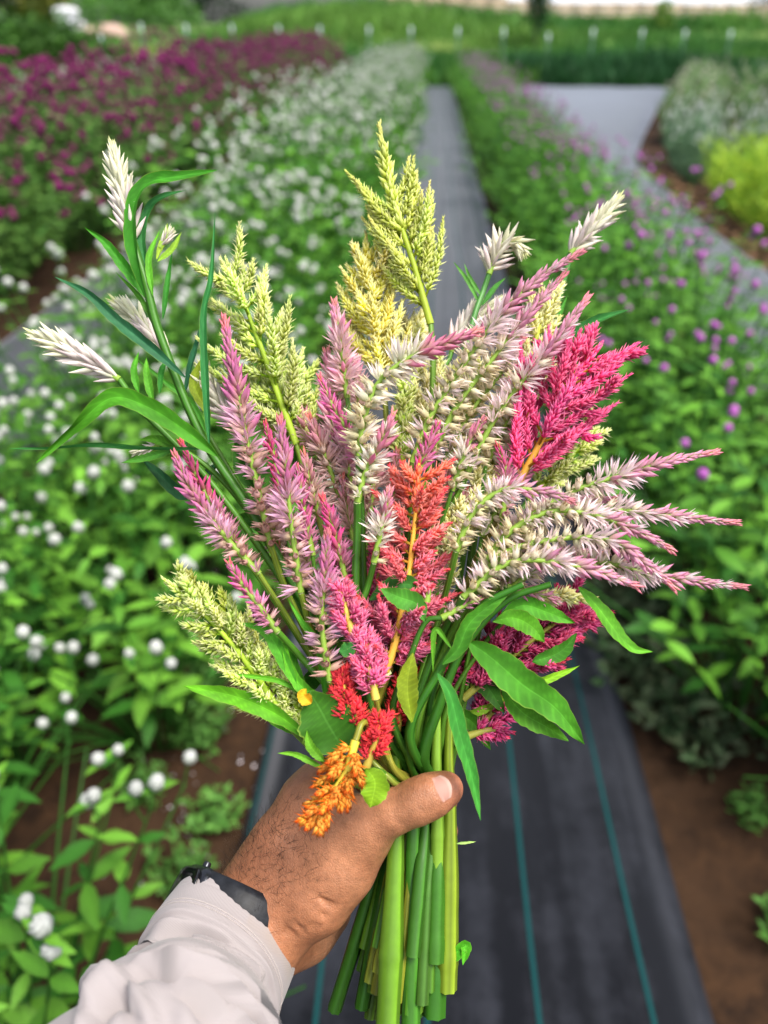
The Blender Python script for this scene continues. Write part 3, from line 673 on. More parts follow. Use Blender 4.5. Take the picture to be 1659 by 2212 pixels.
def bract_T(c0, c1, c2, w=.26):
    V = [[0, 0, 0]]; K = [c0]
    for j in range(4):
        a = math.pi*j/2; V.append([w/2*math.cos(a), .42, w/2*math.sin(a)]); K.append(c1*(1.08 if j % 2 else .88))
    V.append([0, 1, 0]); K.append(c2); F = [[0, 1+j, 1+(j+1) % 4] for j in range(4)]+[[1+j, 5, 1+(j+1) % 4] for j in range(4)]
    return np.array(V, float), np.array(F), np.array(K)
def mini(A, c, cols, ln, dens=1.0, r=None, ang=(13, 34), hair=.26, stalk=.0008, stc=None, bare=.12):
    """a plume branch: stalk with dense bracts, c tip -> base, cols = (stalk, base, body, tip, apex)"""
    n = len(c); L = np.linalg.norm(np.diff(c, axis=0), axis=1).sum(); t, x, y = curve_frames(c)
    A.add(*tube(c, np.linspace(stalk*.5, stalk, n), 5, cap=False, col=cols[0]))
    m = max(12, int(L*(1-bare)/.00046*dens)); u = np.linspace(0.0, 1-bare, m); f = u*(n-1); k = np.minimum(f.astype(int), n-2); w = (f-k)[:, None]
    pos = c[k]*(1-w)+c[k+1]*w; a = np.arange(m)*2.39996+r.uniform(-.3, .3, m); rad = x[k]*np.cos(a)[:, None]+y[k]*np.sin(a)[:, None]
    al = np.radians(ang[0]+(ang[1]-ang[0])*smooth(0, .45, u)+r.normal(0, 7, m))[:, None]
    d = -t[k]*np.cos(al)+rad*np.sin(al); sc = ln*(.5+.5*smooth(0, .35, u))*r.uniform(.75, 1.2, m)
    body = np.array(cols[2]); T = bract_T(np.ones(3), np.ones(3), np.ones(3), hair)
    V, F, K = T; M = frames(d, r.uniform(0, 6, m), sc, pos)
    q = smooth(0, .28, u)[:, None]; kb = cols[4]*(1-q)+cols[2]*q; kt = cols[4]*(1-q)+cols[3]*q; k0 = cols[4]*(1-q)*.5+cols[1]*(.5+.5*q); jit = r.uniform(.82, 1.18, (m, 1))
    W = np.einsum('nij,vj->nvi', M[:, :3, :3], V)+M[:, None, :3, 3]
    KK = np.stack([k0, kb*1.06, kb*.9, kb*1.06, kb*.9, kt], 1)*jit[:, None]
    A.add(W.reshape(-1, 3), (F[None]+(np.arange(m)*6)[:, None, None]).reshape(-1, 3), KK.reshape(-1, 3))
def plume(root, off, pts, cols, nb, blen, spread=32, ln=14, seed=0, u0=.16, u1=.95, dens=1.0, hair=.40, curl=.35, flat=.55, ang=(13, 34), cols2=None, sub=0, main_w=1.0, stalk=.0012, side=None, fuzz=.7):
    """branched feathery plume: pts tip -> base in pixels, nb branches of blen=(top,bottom) pixels"""
    r = np.random.default_rng(seed); c = catmull(wpts(pts), 60); dep = np.mean([q[2] for q in pts]); px = dep/FPX
    t, x, y = curve_frames(c)
    V, F, K = tube(c, np.linspace(.0007, stalk*1.9, 60), 7, col=cols[0]); pl = obj('plume', mesh('plume_axis', V-off, F, K), M_stalk, root)
    k = int(60*(u0+.22)); A = Acc(); mini(A, c[:max(k, 12)], cols, 1.35*ln*px*main_w, dens, r, ang, hair); obj('plume_branch', A.mesh('plume_branch', off), M_petal, pl)
    for b in range(nb):
        u = u0+(u1-u0)*((b+.5)/nb)**.9; i = int(u*59); a = b*2.39996+r.uniform(-.4, .4)
        if side is not None: a = side+r.normal(0, .8)
        g = x[i]*math.cos(a)+y[i]*math.sin(a); vd = nz(-FW); g = nz(g-vd*np.dot(g, vd)*flat)
        L = (blen[0]+(blen[1]-blen[0])*u)*px*r.uniform(.7, 1.2); al = math.radians(spread*r.uniform(.75, 1.35))
        d = -t[i]*math.cos(al)+g*math.sin(al); d2 = nz(-t[i]*math.cos(al*(1-curl))+g*math.sin(al*(1-curl)))
        bc = catmull([c[i], c[i]+d*L*.5, c[i]+d*L*.5+d2*L*.5], 14)[::-1]
        cl = cols if cols2 is None else [np.asarray(p)*(1-u)+np.asarray(q)*u for p, q in zip(cols, cols2)]
        cl = [np.clip(np.asarray(q)*r.uniform(.86, 1.12)*np.array([1, r.uniform(.9, 1.1), r.uniform(.85, 1.1)]), 0, .95) for q in cl]
        A = Acc()
        if fuzz: mini(A, bc, [cl[0], cl[2], cl[3], np.minimum(cl[3]*1.15, .95), cl[4]], 1.5*ln*px, fuzz*dens, r, (ang[0]+8, ang[1]+20), .11)
        mini(A, bc, cl, 1.35*ln*px*r.uniform(.85, 1.1), dens, r, ang, hair)
        for q in range(sub):
            j = 5+2*q; g2 = nz(np.cross(d, r.normal(0, 1, 3))); e = bc[j]+(nz(d2+g2*.7))*L*.32; mini(A, catmull([e, (e+bc[j])/2, bc[j]], 8), cl, 1.2*ln*px, dens, r, ang, hair)
        obj('plume_branch', A.mesh('plume_branch', off), M_petal, pl)
def leaf(root, off, pts, w, c1='#2f6a24', c2=None, tilt=0.0, fold=.35, wave=.06, name='leaf', wpos=.42, seed=0, under=None):
    """long leaf along pixel points base -> tip, width w pixels at its widest"""
    r = np.random.default_rng(seed+int(w*7+pts[0][0])); n = 44; c = catmull(wpts(pts), n); dep = np.mean([q[2] for q in pts]); px = dep/FPX
    t = np.gradient(c, axis=0); t /= np.linalg.norm(t, axis=1, keepdims=True); s = np.linspace(0, 1, n)
    tl = np.broadcast_to(np.asarray(tilt, float), (1,)) if np.ndim(tilt) == 0 else np.interp(s, np.linspace(0, 1, len(tilt)), tilt); tl = np.broadcast_to(tl, (n,))
    vd = nz(-FW); sd_ = np.cross(t, vd); sd_ /= np.linalg.norm(sd_, axis=1, keepdims=True)+1e-9; nn = np.cross(sd_, t)
    S = sd_*np.cos(tl)[:, None]+nn*np.sin(tl)[:, None]; Nn = np.cross(S, t)
    e = math.log(.5)/math.log(wpos); prof = np.sin(np.pi*np.clip(s, 0.0, 1)**e)**.8; prof = np.maximum(prof, .12*(1-s)); hw = prof*w*px/2*(1+.05*np.sin(s*31+w)+.035*np.sin(s*67+2*w)); hw[-1] = .00015
    C1 = _S(c1)*np.array([1.25, 1.05, .8]); C2 = _S(c2) if c2 else C1*np.array([1.5, 1.35, 1.1]); edge = C1*.5+_S('#9fb84a')*.5; ph = r.uniform(0, 6)
    us = np.array([-1, -.92, -.7, -.45, -.2, -.06, 0, .06, .2, .45, .7, .92, 1]); V = []; K = []
    for i in range(n):
        for u in us:
            wv = wave*w*px*(math.sin(s[i]*15+ph+(1.7 if u > 0 else 0))*abs(u)**1.5)
            V.append(c[i]+S[i]*hw[i]*u-Nn[i]*(-fold*hw[i]*abs(u)**1.3)+Nn[i]*wv)
            base = C1*(1-s[i]*.5)+C2*s[i]*.5; vn = (s[i]*11-abs(u)*.9) % 1.0; base = base*(1+.32*math.exp(-((vn-.5)/.10)**2)*(abs(u) < .95)-.10*math.sin(s[i]*9+u*3+ph)); K.append(base*1.55+.01 if abs(u) < .01 else edge if abs(u) == 1 else base*(1.0 if abs(u) > .3 else 1.12))
    m = len(us); i = (np.arange(n-1)[:, None]*m+np.arange(m-1)).ravel(); F = np.stack([i, i+1, i+m+1, i+m], 1); F = np.concatenate([F[:, [0, 1, 2]], F[:, [0, 2, 3]]])
    return obj(name, mesh(name, np.array(V)-off, F, np.array(K)), M_bleaf, root)
M_bleaf = plant_mat('celosia_leaf', 0.6, 0.25, 0.42, 0.2, 70.0, bump=.6)
M_cstalk = plant_mat('celosia_stem', 0.42, 0.06, 0.16, 0.4, 140.0, bump=.15)
def colset(stalk, base, body, tip, apex): return [_S(stalk), _S(base), _S(body), _S(tip), _S(apex)]
YG = colset('#a8c83a', '#bedb3e', '#d8ee70', '#f0f9b8', '#eaf6a6')
YL = colset('#d8d040', '#efe23c', '#f6ef66', '#fcfab4', '#f8f6ae')
OL = colset('#98ac30', '#b8bf38', '#d0e05c', '#ecf5a6', '#f0ef90')
YC = colset('#b8c44a', '#dcdc5c', '#eeee96', '#fbfad0', '#f4eaa0')
CR = colset('#c89a36', '#dc4a64', '#ee4488', '#ff84b0', '#ff6aa4')
CO = colset('#e8b848', '#ffa84c', '#ff7a48', '#ff9c80', '#ff4c60')
PK = colset('#ccb852', '#e49a68', '#ee609c', '#f894b8', '#f86068')
RD = colset('#c0ac48', '#dc7038', '#ea4058', '#f25450', '#f43c46')
OR = colset('#d8c844', '#ffd24a', '#ffbe55', '#ff7a1e', '#ff6a28')
MG = colset('#96963f', '#c04e70', '#d83c7c', '#f07aac', '#e84a6a')
GC = (912, 1728, .449)
THINGS = []
def stem(label, heads, via=(), r0=5, rg=9, re=12, leaves=(), col='#5f9a2c', col2='#4d8a26', end=None, slot=None):
    """heads: list of callables(root, off) -> first point list gives where the stem starts"""
    THINGS.append(dict(label=label, heads=heads, via=list(via), r0=r0, rg=rg, re=re, leaves=list(leaves), col=col, col2=col2, end=end, slot=slot))
SP = lambda pts, p, w=60, **k: ('spike', pts, p, w, k)
PL = lambda pts, cols, nb, bl, **k: ('plume', pts, cols, nb, bl, k)
LF = lambda pts, w, c1='#2f6a24', **k: (pts, w, c1, k)
def D(pts, d):
    """give pixel points a depth (number or from-to)"""
    n = len(pts); dd = [d]*n if np.ndim(d) == 0 else list(np.linspace(d[0], d[1], n)); return [(p[0], p[1], q) for p, q in zip(pts, dd)]
# ---- white spikes
stem('tall white celosia spike at the end of the thick stem with long curling leaves', [SP(D([(243, 316), (262, 400), (288, 525)], .43), 'white', 60, ang=(8, 27), dens=.95, f_open=.5), SP(D([(372, 498), (345, 535)], .428), 'white', 26, dens=1.3, ang=(8, 26))],
     D([(318, 622), (345, 722), (432, 935), (545, 1110), (690, 1360), (815, 1570)], (.43, .435)), 8, 11, 13, [
    LF(D([(312, 640), (288, 520), (290, 440), (322, 395), (390, 380), (470, 367)], .424), 36, '#2c7020', tilt=[.5, .5, .3, -.5], fold=.5),
    LF(D([(318, 600), (306, 510), (322, 450), (352, 424), (402, 411)], .433), 20, '#2a6a40', fold=.5),
    LF(D([(330, 655), (272, 580), (228, 525), (184, 492)], .43), 24, '#2f7a22', fold=.5),
    LF(D([(336, 700), (300, 640), (250, 588)], .432), 11, '#4a9030'), LF(D([(330, 640), (322, 560), (345, 498)], .428), 15, '#4f9a32'),
    LF(D([(352, 690), (362, 610), (372, 545)], .434), 13, '#2f7a30'), LF(D([(338, 560), (352, 520), (362, 482)], .427), 13, '#7da53c'), LF(D([(340, 565), (372, 538), (392, 502)], .427), 14, '#6a9a38'),
    LF(D([(452, 965), (440, 700), (456, 600), (465, 458)], .425), 17, '#23623a', fold=.7, wpos=.35)], '#4f9128', '#3f8022')
stem('white celosia spike pointing out sideways above the long drooping leaf', [SP(D([(72, 724), (160, 762), (258, 820)], .425), 'white', 62, ang=(8, 27), f_open=.5)],
     D([(305, 885), (380, 960), (470, 1060), (600, 1240), (760, 1500)], (.428, .438)), 6, 9, 10, [
    LF(D([(400, 815), (330, 755), (250, 690), (190, 635), (118, 598)], .425), 26, '#27604a', fold=.6, wave=.1),
    LF(D([(470, 985), (400, 930), (320, 880), (240, 860), (160, 925), (78, 1000)], .418), 42, '#3f8a24', tilt=[.1, .1, -.2, .9, .4], fold=.4, wpos=.38),
    LF(D([(440, 968), (350, 968), (220, 960), (110, 966), (22, 970)], .42), 15, '#2a6a3a', wave=.12, tilt=.9),
    LF(D([(300, 850), (290, 800), (300, 760)], .423), 16, '#3f8a2a'), LF(D([(330, 870), (318, 810), (316, 772)], .424), 18, '#4a9430'), LF(D([(345, 850), (350, 800), (368, 765)], .43), 14, '#2b7030')], '#5a9a30')
stem('soft white celosia spike behind the thick stem', [SP(D([(248, 653), (305, 700), (368, 775)], .455), 'white', 56, ang=(8, 27), f_open=.5)],
     D([(405, 860), (480, 990), (620, 1230)], (.455, .455)), 5, 8, 9, [LF(D([(460, 985), (420, 880), (350, 820), (290, 770)], .45), 14, '#3a8030'), LF(D([(400, 850), (412, 790), (440, 690)], .452), 17, '#25604a', tilt=.4)])
stem('white celosia spike tucked between the upright narrow leaf and the lilac spike', [SP(D([(432, 795), (462, 850), (505, 915)], .455), 'white', 54, ang=(8, 27), f_open=.5)],
     D([(540, 1000), (640, 1230)], (.455, .452)), 5, 8, 9, [LF(D([(455, 900), (420, 830), (440, 770)], .45), 24, '#6c8a2c'), LF(D([(470, 1000), (400, 1065), (340, 1020), (300, 985)], .45), 32, '#1f5038', wave=.15)])
stem('pale budding celosia stem reaching left under the drooping leaf', [SP(D([(285, 978), (345, 962)], .435), 'white', 22, dens=1.3, ang=(8, 24))],
     D([(395, 972), (500, 1060), (640, 1270)], (.435, .442)), 5, 8, 8, [LF(D([(395, 972), (340, 950), (300, 950)], .432), 22, '#4f9430'), LF(D([(380, 970), (330, 985), (262, 1000)], .433), 18, '#3f8434'), LF(D([(420, 1000), (400, 960), (412, 925)], .44), 14, '#2a6a3c')])
stem('white celosia spike standing out alone on the upper right', [SP(D([(1336, 430), (1290, 480), (1232, 548)], .475), 'white', 54, ang=(8, 30), f_open=.5)], D([(1205, 650), (1175, 770), (1060, 1130), (960, 1500)], (.478, .46)), 7, 9, 9,
     [LF(D([(1170, 790), (1220, 735), (1290, 692), (1362, 668)], .475), 24, '#2a6f3c', fold=.7, tilt=.3), LF(D([(1180, 740), (1200, 700), (1225, 640)], .478), 12, '#3a8038')], '#5c9a4c')
stem('hooked white celosia spike beside the fabric path', [SP(D([(1130, 548), (1112, 524), (1082, 530), (1056, 592)], .475), 'white', 50, ang=(14, 50), f_open=.5)], D([(1045, 625), (1020, 700), (975, 900), (940, 1400)], (.477, .462)), 6, 8, 8,
     [LF(D([(1035, 655), (1012, 610), (980, 566)], .475), 10, '#4f9448'), LF(D([(1040, 640), (1015, 600), (1003, 570)], .475), 9, '#4f9448'), LF(D([(1040, 660), (1070, 620), (1092, 600)], .476), 12, '#3f8440')], '#5c9a4c')
stem('pale white celosia spike half hidden behind the cream spikes', [SP(D([(1075, 655), (1020, 690), (975, 760)], .485), 'white', 60, ang=(8, 30), f_open=.5)], D([(950, 900)], .475), 5, 7, 7)
# ---- yellow and green plumes
stem('broad yellow-green celosia plume beside the lilac spike', [PL(D([(488, 560), (545, 700), (600, 850), (640, 960)], .455), YG, 28, (90, 185), spread=42, ln=17, seed=3, u0=.08)], D([(700, 1160)], .452), 6, 9, 11, col='#8bb034')
stem('short yellow-green celosia plume near the dusty pink heads', [PL(D([(655, 795), (650, 870), (655, 980)], .46), YG, 9, (50, 95), spread=28, ln=16, seed=4)], D([(720, 1170)], .458), 5, 7, 9, col='#8bb034')
stem('bright yellow celosia plume rising in the middle', [PL(D([(790, 505), (797, 600), (812, 720), (830, 850)], .468), YL, 28, (70, 145), spread=40, ln=17, seed=5, u0=.2)], D([(850, 1100)], .46), 6, 8, 10, col='#9aa838')
stem('tallest olive celosia plume with an orange tip', [PL(D([(820, 272), (845, 420), (890, 560), (930, 700)], .462), OL, 24, (85, 175), spread=33, ln=15, seed=6, u0=.40, flat=.85, main_w=1.5)], D([(935, 790), (930, 1100)], .46), 6, 9, 11, col='#6f9a34')
stem('pale cream yellow celosia plume behind the long pink spikes', [PL(D([(1188, 615), (1150, 760), (1085, 960)], .472), YC, 24, (60, 120), spread=30, ln=16, seed=7, u0=.1)], D([(1010, 1150)], .462), 5, 8, 9)
stem('yellow celosia plume in the thick of the bunch behind the cream spikes', [PL(D([(1035, 770), (1015, 900), (990, 1050)], .47), YC, 24, (70, 125), spread=34, ln=16, seed=8, u0=.1)], D([(960, 1200)], .462), 5, 8, 9)
stem('pale green celosia plume showing behind the crimson plume', [PL(D([(1290, 925), (1230, 990), (1140, 1080)], .475), YG, 14, (55, 95), spread=36, ln=16, seed=9, u0=.1)], D([(1040, 1250)], .462), 5, 7, 8)
stem('drooping yellow-green celosia plume hanging over the soil side', [PL(D([(354, 1252), (440, 1325), (540, 1440), (625, 1570)], (.412, .425)), YG, 38, (60, 115), spread=46, ln=17, seed=10, u0=.1, u1=.97)], D([(720, 1660), (810, 1712)], .428), 6, 9, 10, [
    LF(D([(672, 1600), (600, 1545), (510, 1505), (396, 1482)], .41), 42, '#4f9a24', fold=.3, wpos=.5), LF(D([(640, 1480), (580, 1370), (520, 1345)], .412), 30, '#3f8a2a'), LF(D([(650, 1500), (600, 1470), (490, 1455)], .415), 12, '#4f9a2c'),
    LF(D([(690, 1560), (650, 1480), (620, 1400), (570, 1330)], .418), 26, '#3a7f26')], col='#7fa838')
stem('second yellow-green celosia plume tucked behind the drooping one', [PL(D([(390, 1248), (460, 1300), (550, 1400), (600, 1480)], .435), OL, 18, (36, 75), spread=32, ln=16, seed=11, u0=.1)], D([(720, 1620)], .437), 5, 8, 9, [LF(D([(690, 1590), (600, 1560), (540, 1500)], .43), 22, '#4a9028')])
stem('small yellow celosia tip peeking out under the pink side spikes', [PL(D([(1282, 1292), (1210, 1290), (1130, 1300)], .418), YC, 6, (20, 40), spread=26, ln=20, seed=12, u0=.4)], D([(1040, 1400), (960, 1550)], .43), 4, 6, 7)
stem('olive cream celosia spike beside the coral plume', [PL(D([(1046, 1074), (985, 1125), (950, 1230)], .436), YC, 22, (36, 70), spread=34, ln=17, seed=13, u0=.15)], D([(915, 1400)], .44), 4, 7, 8)
stem('slim pale green celosia spike in the centre between cream heads', [PL(D([(878, 815), (872, 900), (868, 1010)], .452), YG, 18, (26, 56), spread=24, ln=18, seed=14, u0=.1)], D([(870, 1200)], .45), 4, 7, 8)
stem('faded cream celosia plume deep in the bunch by the dark stems', [PL(D([(975, 1180), (945, 1280), (920, 1400)], .452), YC, 20, (40, 80), spread=36, ln=16, seed=15, u0=.1)], (), 4, 7, 8)
# ---- lilac and pink spikes on the left
stem('long lilac celosia spike with dusty lower florets beside the yellow-green plume', [SP(D([(484, 688), (505, 800), (540, 980), (585, 1180)], .425), 'lilac', 74, f_open=.40, f_seed=.56)], D([(625, 1290), (740, 1520)], .432), 6, 9, 11, col='#93b03a')
stem('bright lilac celosia spike rising in front of the left group', [SP(D([(604, 902), (618, 1010), (628, 1120), (650, 1280)], .408), 'lilac', 72, f_open=.42, f_seed=.60)], D([(680, 1380), (770, 1560)], .42), 6, 9, 11, col='#93b03a')
stem('deep pink celosia spike with a red tip behind the lilac drooping one', [SP(D([(388, 950), (425, 1030), (470, 1110), (540, 1220)], .43), 'hot', 52, f_open=.52, f_seed=.72)], D([(640, 1370)], .433), 5, 8, 9)
stem('lilac celosia spike leaning out over the white flowers', [SP(D([(374, 978), (415, 1060), (470, 1140), (560, 1240)], .415), 'lilac', 62, f_open=.48, f_seed=.66)], D([(650, 1380), (770, 1580)], .425), 5, 8, 10, col='#93b03a')
stem('small pink celosia spike ending in open white florets at the left', [SP(D([(493, 1212), (525, 1265), (560, 1310), (600, 1365)], .405), 'mag', 48, f_open=.58, f_seed=.8)], D([(650, 1420), (720, 1500), (790, 1610)], .415), 6, 8, 9,
     [LF(D([(705, 1520), (690, 1400), (650, 1340), (620, 1290)], .41), 18, '#3f8a28'), LF(D([(720, 1530), (640, 1470), (610, 1380)], .412), 26, '#4a9a2a')], '#5c9a2c')
stem('narrow magenta celosia spike peeping between two lilac spikes', [SP(D([(572, 912), (592, 990), (610, 1090)], .432), 'hot', 44, f_open=.8, f_seed=1.2)], D([(660, 1300)], .435), 4, 7, 8)
stem('lilac celosia spike close behind the bright front one', [SP(D([(640, 1005), (655, 1090), (675, 1200)], .425), 'mag', 48, f_open=.7, f_seed=.95)], D([(710, 1400)], .43), 4, 7, 8)
stem('orange-tipped pink celosia spike in the dark gap left of the green stems', [SP(D([(696, 1072), (725, 1160), (752, 1280)], .42), 'hot', 56, f_open=.6, f_seed=.85)], D([(780, 1430)], .428), 4, 7, 9)
stem('long lilac celosia spike with grey-pink lower florets in the left front', [SP(D([(706, 1150), (702, 1250), (695, 1350), (712, 1470)], .402), 'lilac', 70, f_open=.36, f_seed=.52)], D([(740, 1550), (800, 1640)], .415), 6, 9, 12, col='#8fb03a')
stem('soft pink celosia spike with cream shoulders above the dusty heads', [SP(D([(722, 654), (735, 740), (750, 860)], .45), 'rose', 66, f_open=.42, f_seed=.9)], D([(780, 1100)], .45), 5, 8, 9)
stem('slim pink celosia spike with a red tip leaning left over the dusty heads', [SP(D([(690, 812), (720, 880), (765, 960), (780, 1030)], .432), 'mag', 46, f_open=.62, f_seed=.8)], D([(790, 1200)], .44), 4, 7, 8)
for i, (pts, p, d, w, lb) in enumerate([
    ([(655, 978), (675, 1060), (700, 1160)], 'dusty', .43, 62, 'brownish rose celosia spike with orange tip beside the bright lilac one'),
    ([(668, 900), (700, 980), (740, 1090)], 'dusty', .443, 66, 'dusty rose celosia spike in the left middle of the bunch'),
    ([(735, 900), (748, 980), (762, 1090)], 'rose', .445, 68, 'powder pink celosia spike behind the upright green stems'),
    ([(700, 850), (725, 940), (750, 1040)], 'rose', .452, 72, 'fluffy pink celosia spike under the soft pink one'),
    ([(812, 930), (808, 1000), (800, 1110)], 'dusty', .446, 60, 'dusty celosia spike behind the open cream florets'),
    ([(740, 1030), (752, 1110), (770, 1220)], 'dusty', .44, 58, 'faded rose celosia spike left of the upright green stems'),
    ([(858, 975), (850, 1050), (842, 1150)], 'dusty', .446, 60, 'rusty rose celosia spike just behind the coral plume'),
    ([(640, 1120), (662, 1210), (700, 1330)], 'dusty', .436, 58, 'shaded rose celosia spike low in the left group'),
    ([(985, 985), (960, 1050), (930, 1150)], 'rose', .442, 58, 'pale rose celosia spike beside the magenta tip'),
    ([(1075, 960), (1095, 1030), (1085, 1120)], 'hot', .43, 48, 'pink celosia spike curving beside the crimson plume'),
    ([(960, 1200), (935, 1290), (915, 1390)], 'dusty', .44, 56, 'dull rose celosia spike in the shade right of the coral plume')]):
    stem(lb, [SP(D(pts, d), p, w, f_open=.36, f_seed=.7, seed=i+40)], (), 4, 7, 8)
stem('pink-tipped celosia spike with white open florets on the straight green stem', [SP(D([(850, 892), (822, 960), (790, 1020), (772, 1085)], .412), 'cream', 66, f_open=.46, f_seed=.62, seed=60)], D([(772, 1150), (770, 1320), (800, 1500)], .418), 8, 10, 13, col='#4f8f2c')
stem('second pink-tipped celosia spike with cream florets on a thin straight stem', [SP(D([(842, 1058), (828, 1120), (808, 1215)], .405), 'cream', 60, f_open=.42, f_seed=.7, seed=61)], D([(795, 1265), (778, 1340), (800, 1520)], .413), 6, 8, 10, [LF(D([(798, 1296), (840, 1270), (880, 1262), (925, 1282)], .41), 44, '#2f7034', fold=.2, wpos=.5)], col='#4f8f2c')
stem('magenta celosia tip standing above the coral plume', [SP(D([(947, 912), (925, 965), (900, 1030)], .425), 'mag', 48, f_open=1.2, f_seed=1.4)], D([(880, 1200)], .432), 4, 7, 8)
stem('pink and green celosia spike with white hairs right of the magenta tip', [SP(D([(1046, 903), (1010, 965), (975, 1060)], .43), 'cream', 58, f_open=.5, f_seed=.7, seed=63)], D([(930, 1250)], .436), 4, 7, 8)
# ---- cream and pink spikes fanning to the upper right
stem('thick cream celosia spike with a blunt pink tip arching across the middle', [SP(D([(1034, 715), (960, 742), (880, 775), (815, 830), (785, 910), (775, 985)], .415), 'cream', 82, f_open=.34, f_seed=.5, seed=64)], D([(780, 1100), (800, 1400)], .425), 7, 9, 11, col='#4f8f2c')
stem('longest cream celosia spike with a pink tip towards the lone white spike', [SP(D([(1257, 543), (1160, 605), (1080, 680), (1000, 790), (930, 900), (890, 1000)], .428), 'pale', 66, f_open=.38, f_seed=.5, seed=65)], D([(880, 1200)], .436), 6, 8, 10, col='#6fa634')
stem('cream celosia spike lying alongside the longest one', [SP(D([(1222, 588), (1140, 680), (1060, 780), (985, 880), (930, 990)], .434), 'pale', 64, f_open=.34, f_seed=.48, seed=66)], D([(900, 1200)], .44), 6, 8, 10, col='#6fa634')
stem('pink-tipped cream celosia spike just above the crimson plume', [SP(D([(1270, 640), (1205, 730), (1130, 820), (1060, 920), (1010, 1020)], .432), 'pale', 68, f_open=.36, f_seed=.52, seed=67)], D([(950, 1200)], .44), 6, 8, 10, col='#6fa634')
stem('spent cream celosia spike under the pink-tipped cream ones', [SP(D([(1130, 730), (1080, 810), (1010, 900), (960, 1000)], .445), 'pale', 66, f_open=.1, f_seed=.2, seed=68)], D([(920, 1200)], .446), 5, 8, 10, col='#6fa634')
# ---- cream and pink spikes reaching right
stem('long pink celosia spike reaching furthest up on the right side', [SP(D([(1552, 975), (1430, 1000), (1330, 1030), (1230, 1065), (1120, 1135), (1060, 1210)], .415), 'pale', 62, f_open=.36, f_seed=.5, seed=70)], D([(1000, 1330), (930, 1520)], .43), 6, 8, 10, col='#6fa634')
stem('short pink celosia spike with white star florets lying over the cream ones', [SP(D([(1238, 1082), (1160, 1060), (1085, 1058), (1020, 1110), (985, 1190)], .40), 'pale', 60, f_open=.42, f_seed=.58, seed=71)], D([(950, 1330), (890, 1560)], .42), 6, 8, 10, col='#6fa634')
stem('slender pink celosia spike pointing straight right with an open white ring', [SP(D([(1596, 1130), (1480, 1118), (1370, 1105), (1270, 1100), (1160, 1130), (1070, 1200)], .418), 'pale', 58, f_open=.38, f_seed=.5, seed=72)], D([(990, 1370), (920, 1560)], .43), 6, 8, 10, col='#6fa634')
stem('drooping pink celosia spike with a hooked tip in the right group', [SP(D([(1456, 1190), (1380, 1150), (1290, 1115), (1190, 1105), (1100, 1150), (1050, 1215)], .405), 'pale', 62, f_open=.36, f_seed=.48, seed=73)], D([(970, 1370), (905, 1570)], .425), 6, 8, 10, col='#6fa634')
stem('pink celosia spike bending down over the right edge of the bunch', [SP(D([(1458, 1272), (1390, 1215), (1310, 1165), (1200, 1165), (1100, 1190), (1045, 1240)], .402), 'pale', 64, f_open=.38, f_seed=.5, seed=74)], D([(960, 1400), (900, 1590)], .422), 6, 8, 10, col='#6fa634')
stem('lowest pink celosia spike reaching far right', [SP(D([(1608, 1268), (1500, 1255), (1400, 1240), (1300, 1215), (1180, 1220), (1080, 1290)], .412), 'pale', 60, f_open=.36, f_seed=.52, seed=75)], D([(985, 1430), (915, 1600)], .427), 6, 8, 10, [LF(D([(1250, 1268), (1290, 1310), (1335, 1370), (1370, 1402), (1410, 1408)], .408), 34, '#4f9a30', fold=.3, tilt=.3)], col='#6fa634')
stem('plump pink celosia spike with a curled end above the curved green stems', [SP(D([(1378, 1268), (1290, 1235), (1180, 1212), (1090, 1220), (1000, 1290)], .396), 'pale', 66, f_open=.40, f_seed=.66, seed=76)], D([(940, 1400), (880, 1600)], .418), 7, 9, 12, [LF(D([(1065, 1342), (1110, 1335), (1150, 1355), (1176, 1388)], .402), 44, '#4a9428', fold=.25, wpos=.5), LF(D([(1080, 1330), (1130, 1308), (1180, 1322), (1242, 1346)], .408), 40, '#3f8a28', fold=.3, wpos=.45)], col='#4a8a2a')
stem('pink celosia spike lying just beneath the plump one', [SP(D([(1245, 1215), (1180, 1200), (1100, 1205), (1030, 1250)], .408), 'pale', 54, f_open=.5, f_seed=.72, seed=77)], D([(960, 1370), (895, 1590)], .424), 5, 8, 9, col='#4a8a2a')
stem('stubby dusty pink celosia tip under the plump spike', [SP(D([(1210, 1298), (1150, 1280), (1095, 1268)], .41), 'rose', 44, f_open=.9, f_seed=1.3, seed=78)], D([(1010, 1350), (930, 1520)], .425), 5, 7, 8, col='#4a8a2a')
stem('tiny pink celosia side spike by the forked stem', [SP(D([(1040, 1290), (1000, 1310), (955, 1335)], .398), 'rose', 30, f_open=.6, f_seed=.85, seed=79), SP(D([(930, 1262), (922, 1300)], .396), 'rose', 26, f_open=1.2, f_seed=1.4, seed=80)],
     D([(918, 1345), (880, 1440), (850, 1560)], (.40, .412)), 5, 9, 12, [LF(D([(918, 1342), (900, 1305), (862, 1290), (822, 1272)], .396), 46, '#3a8030', fold=.25, wpos=.5)], col='#4a8a2a')
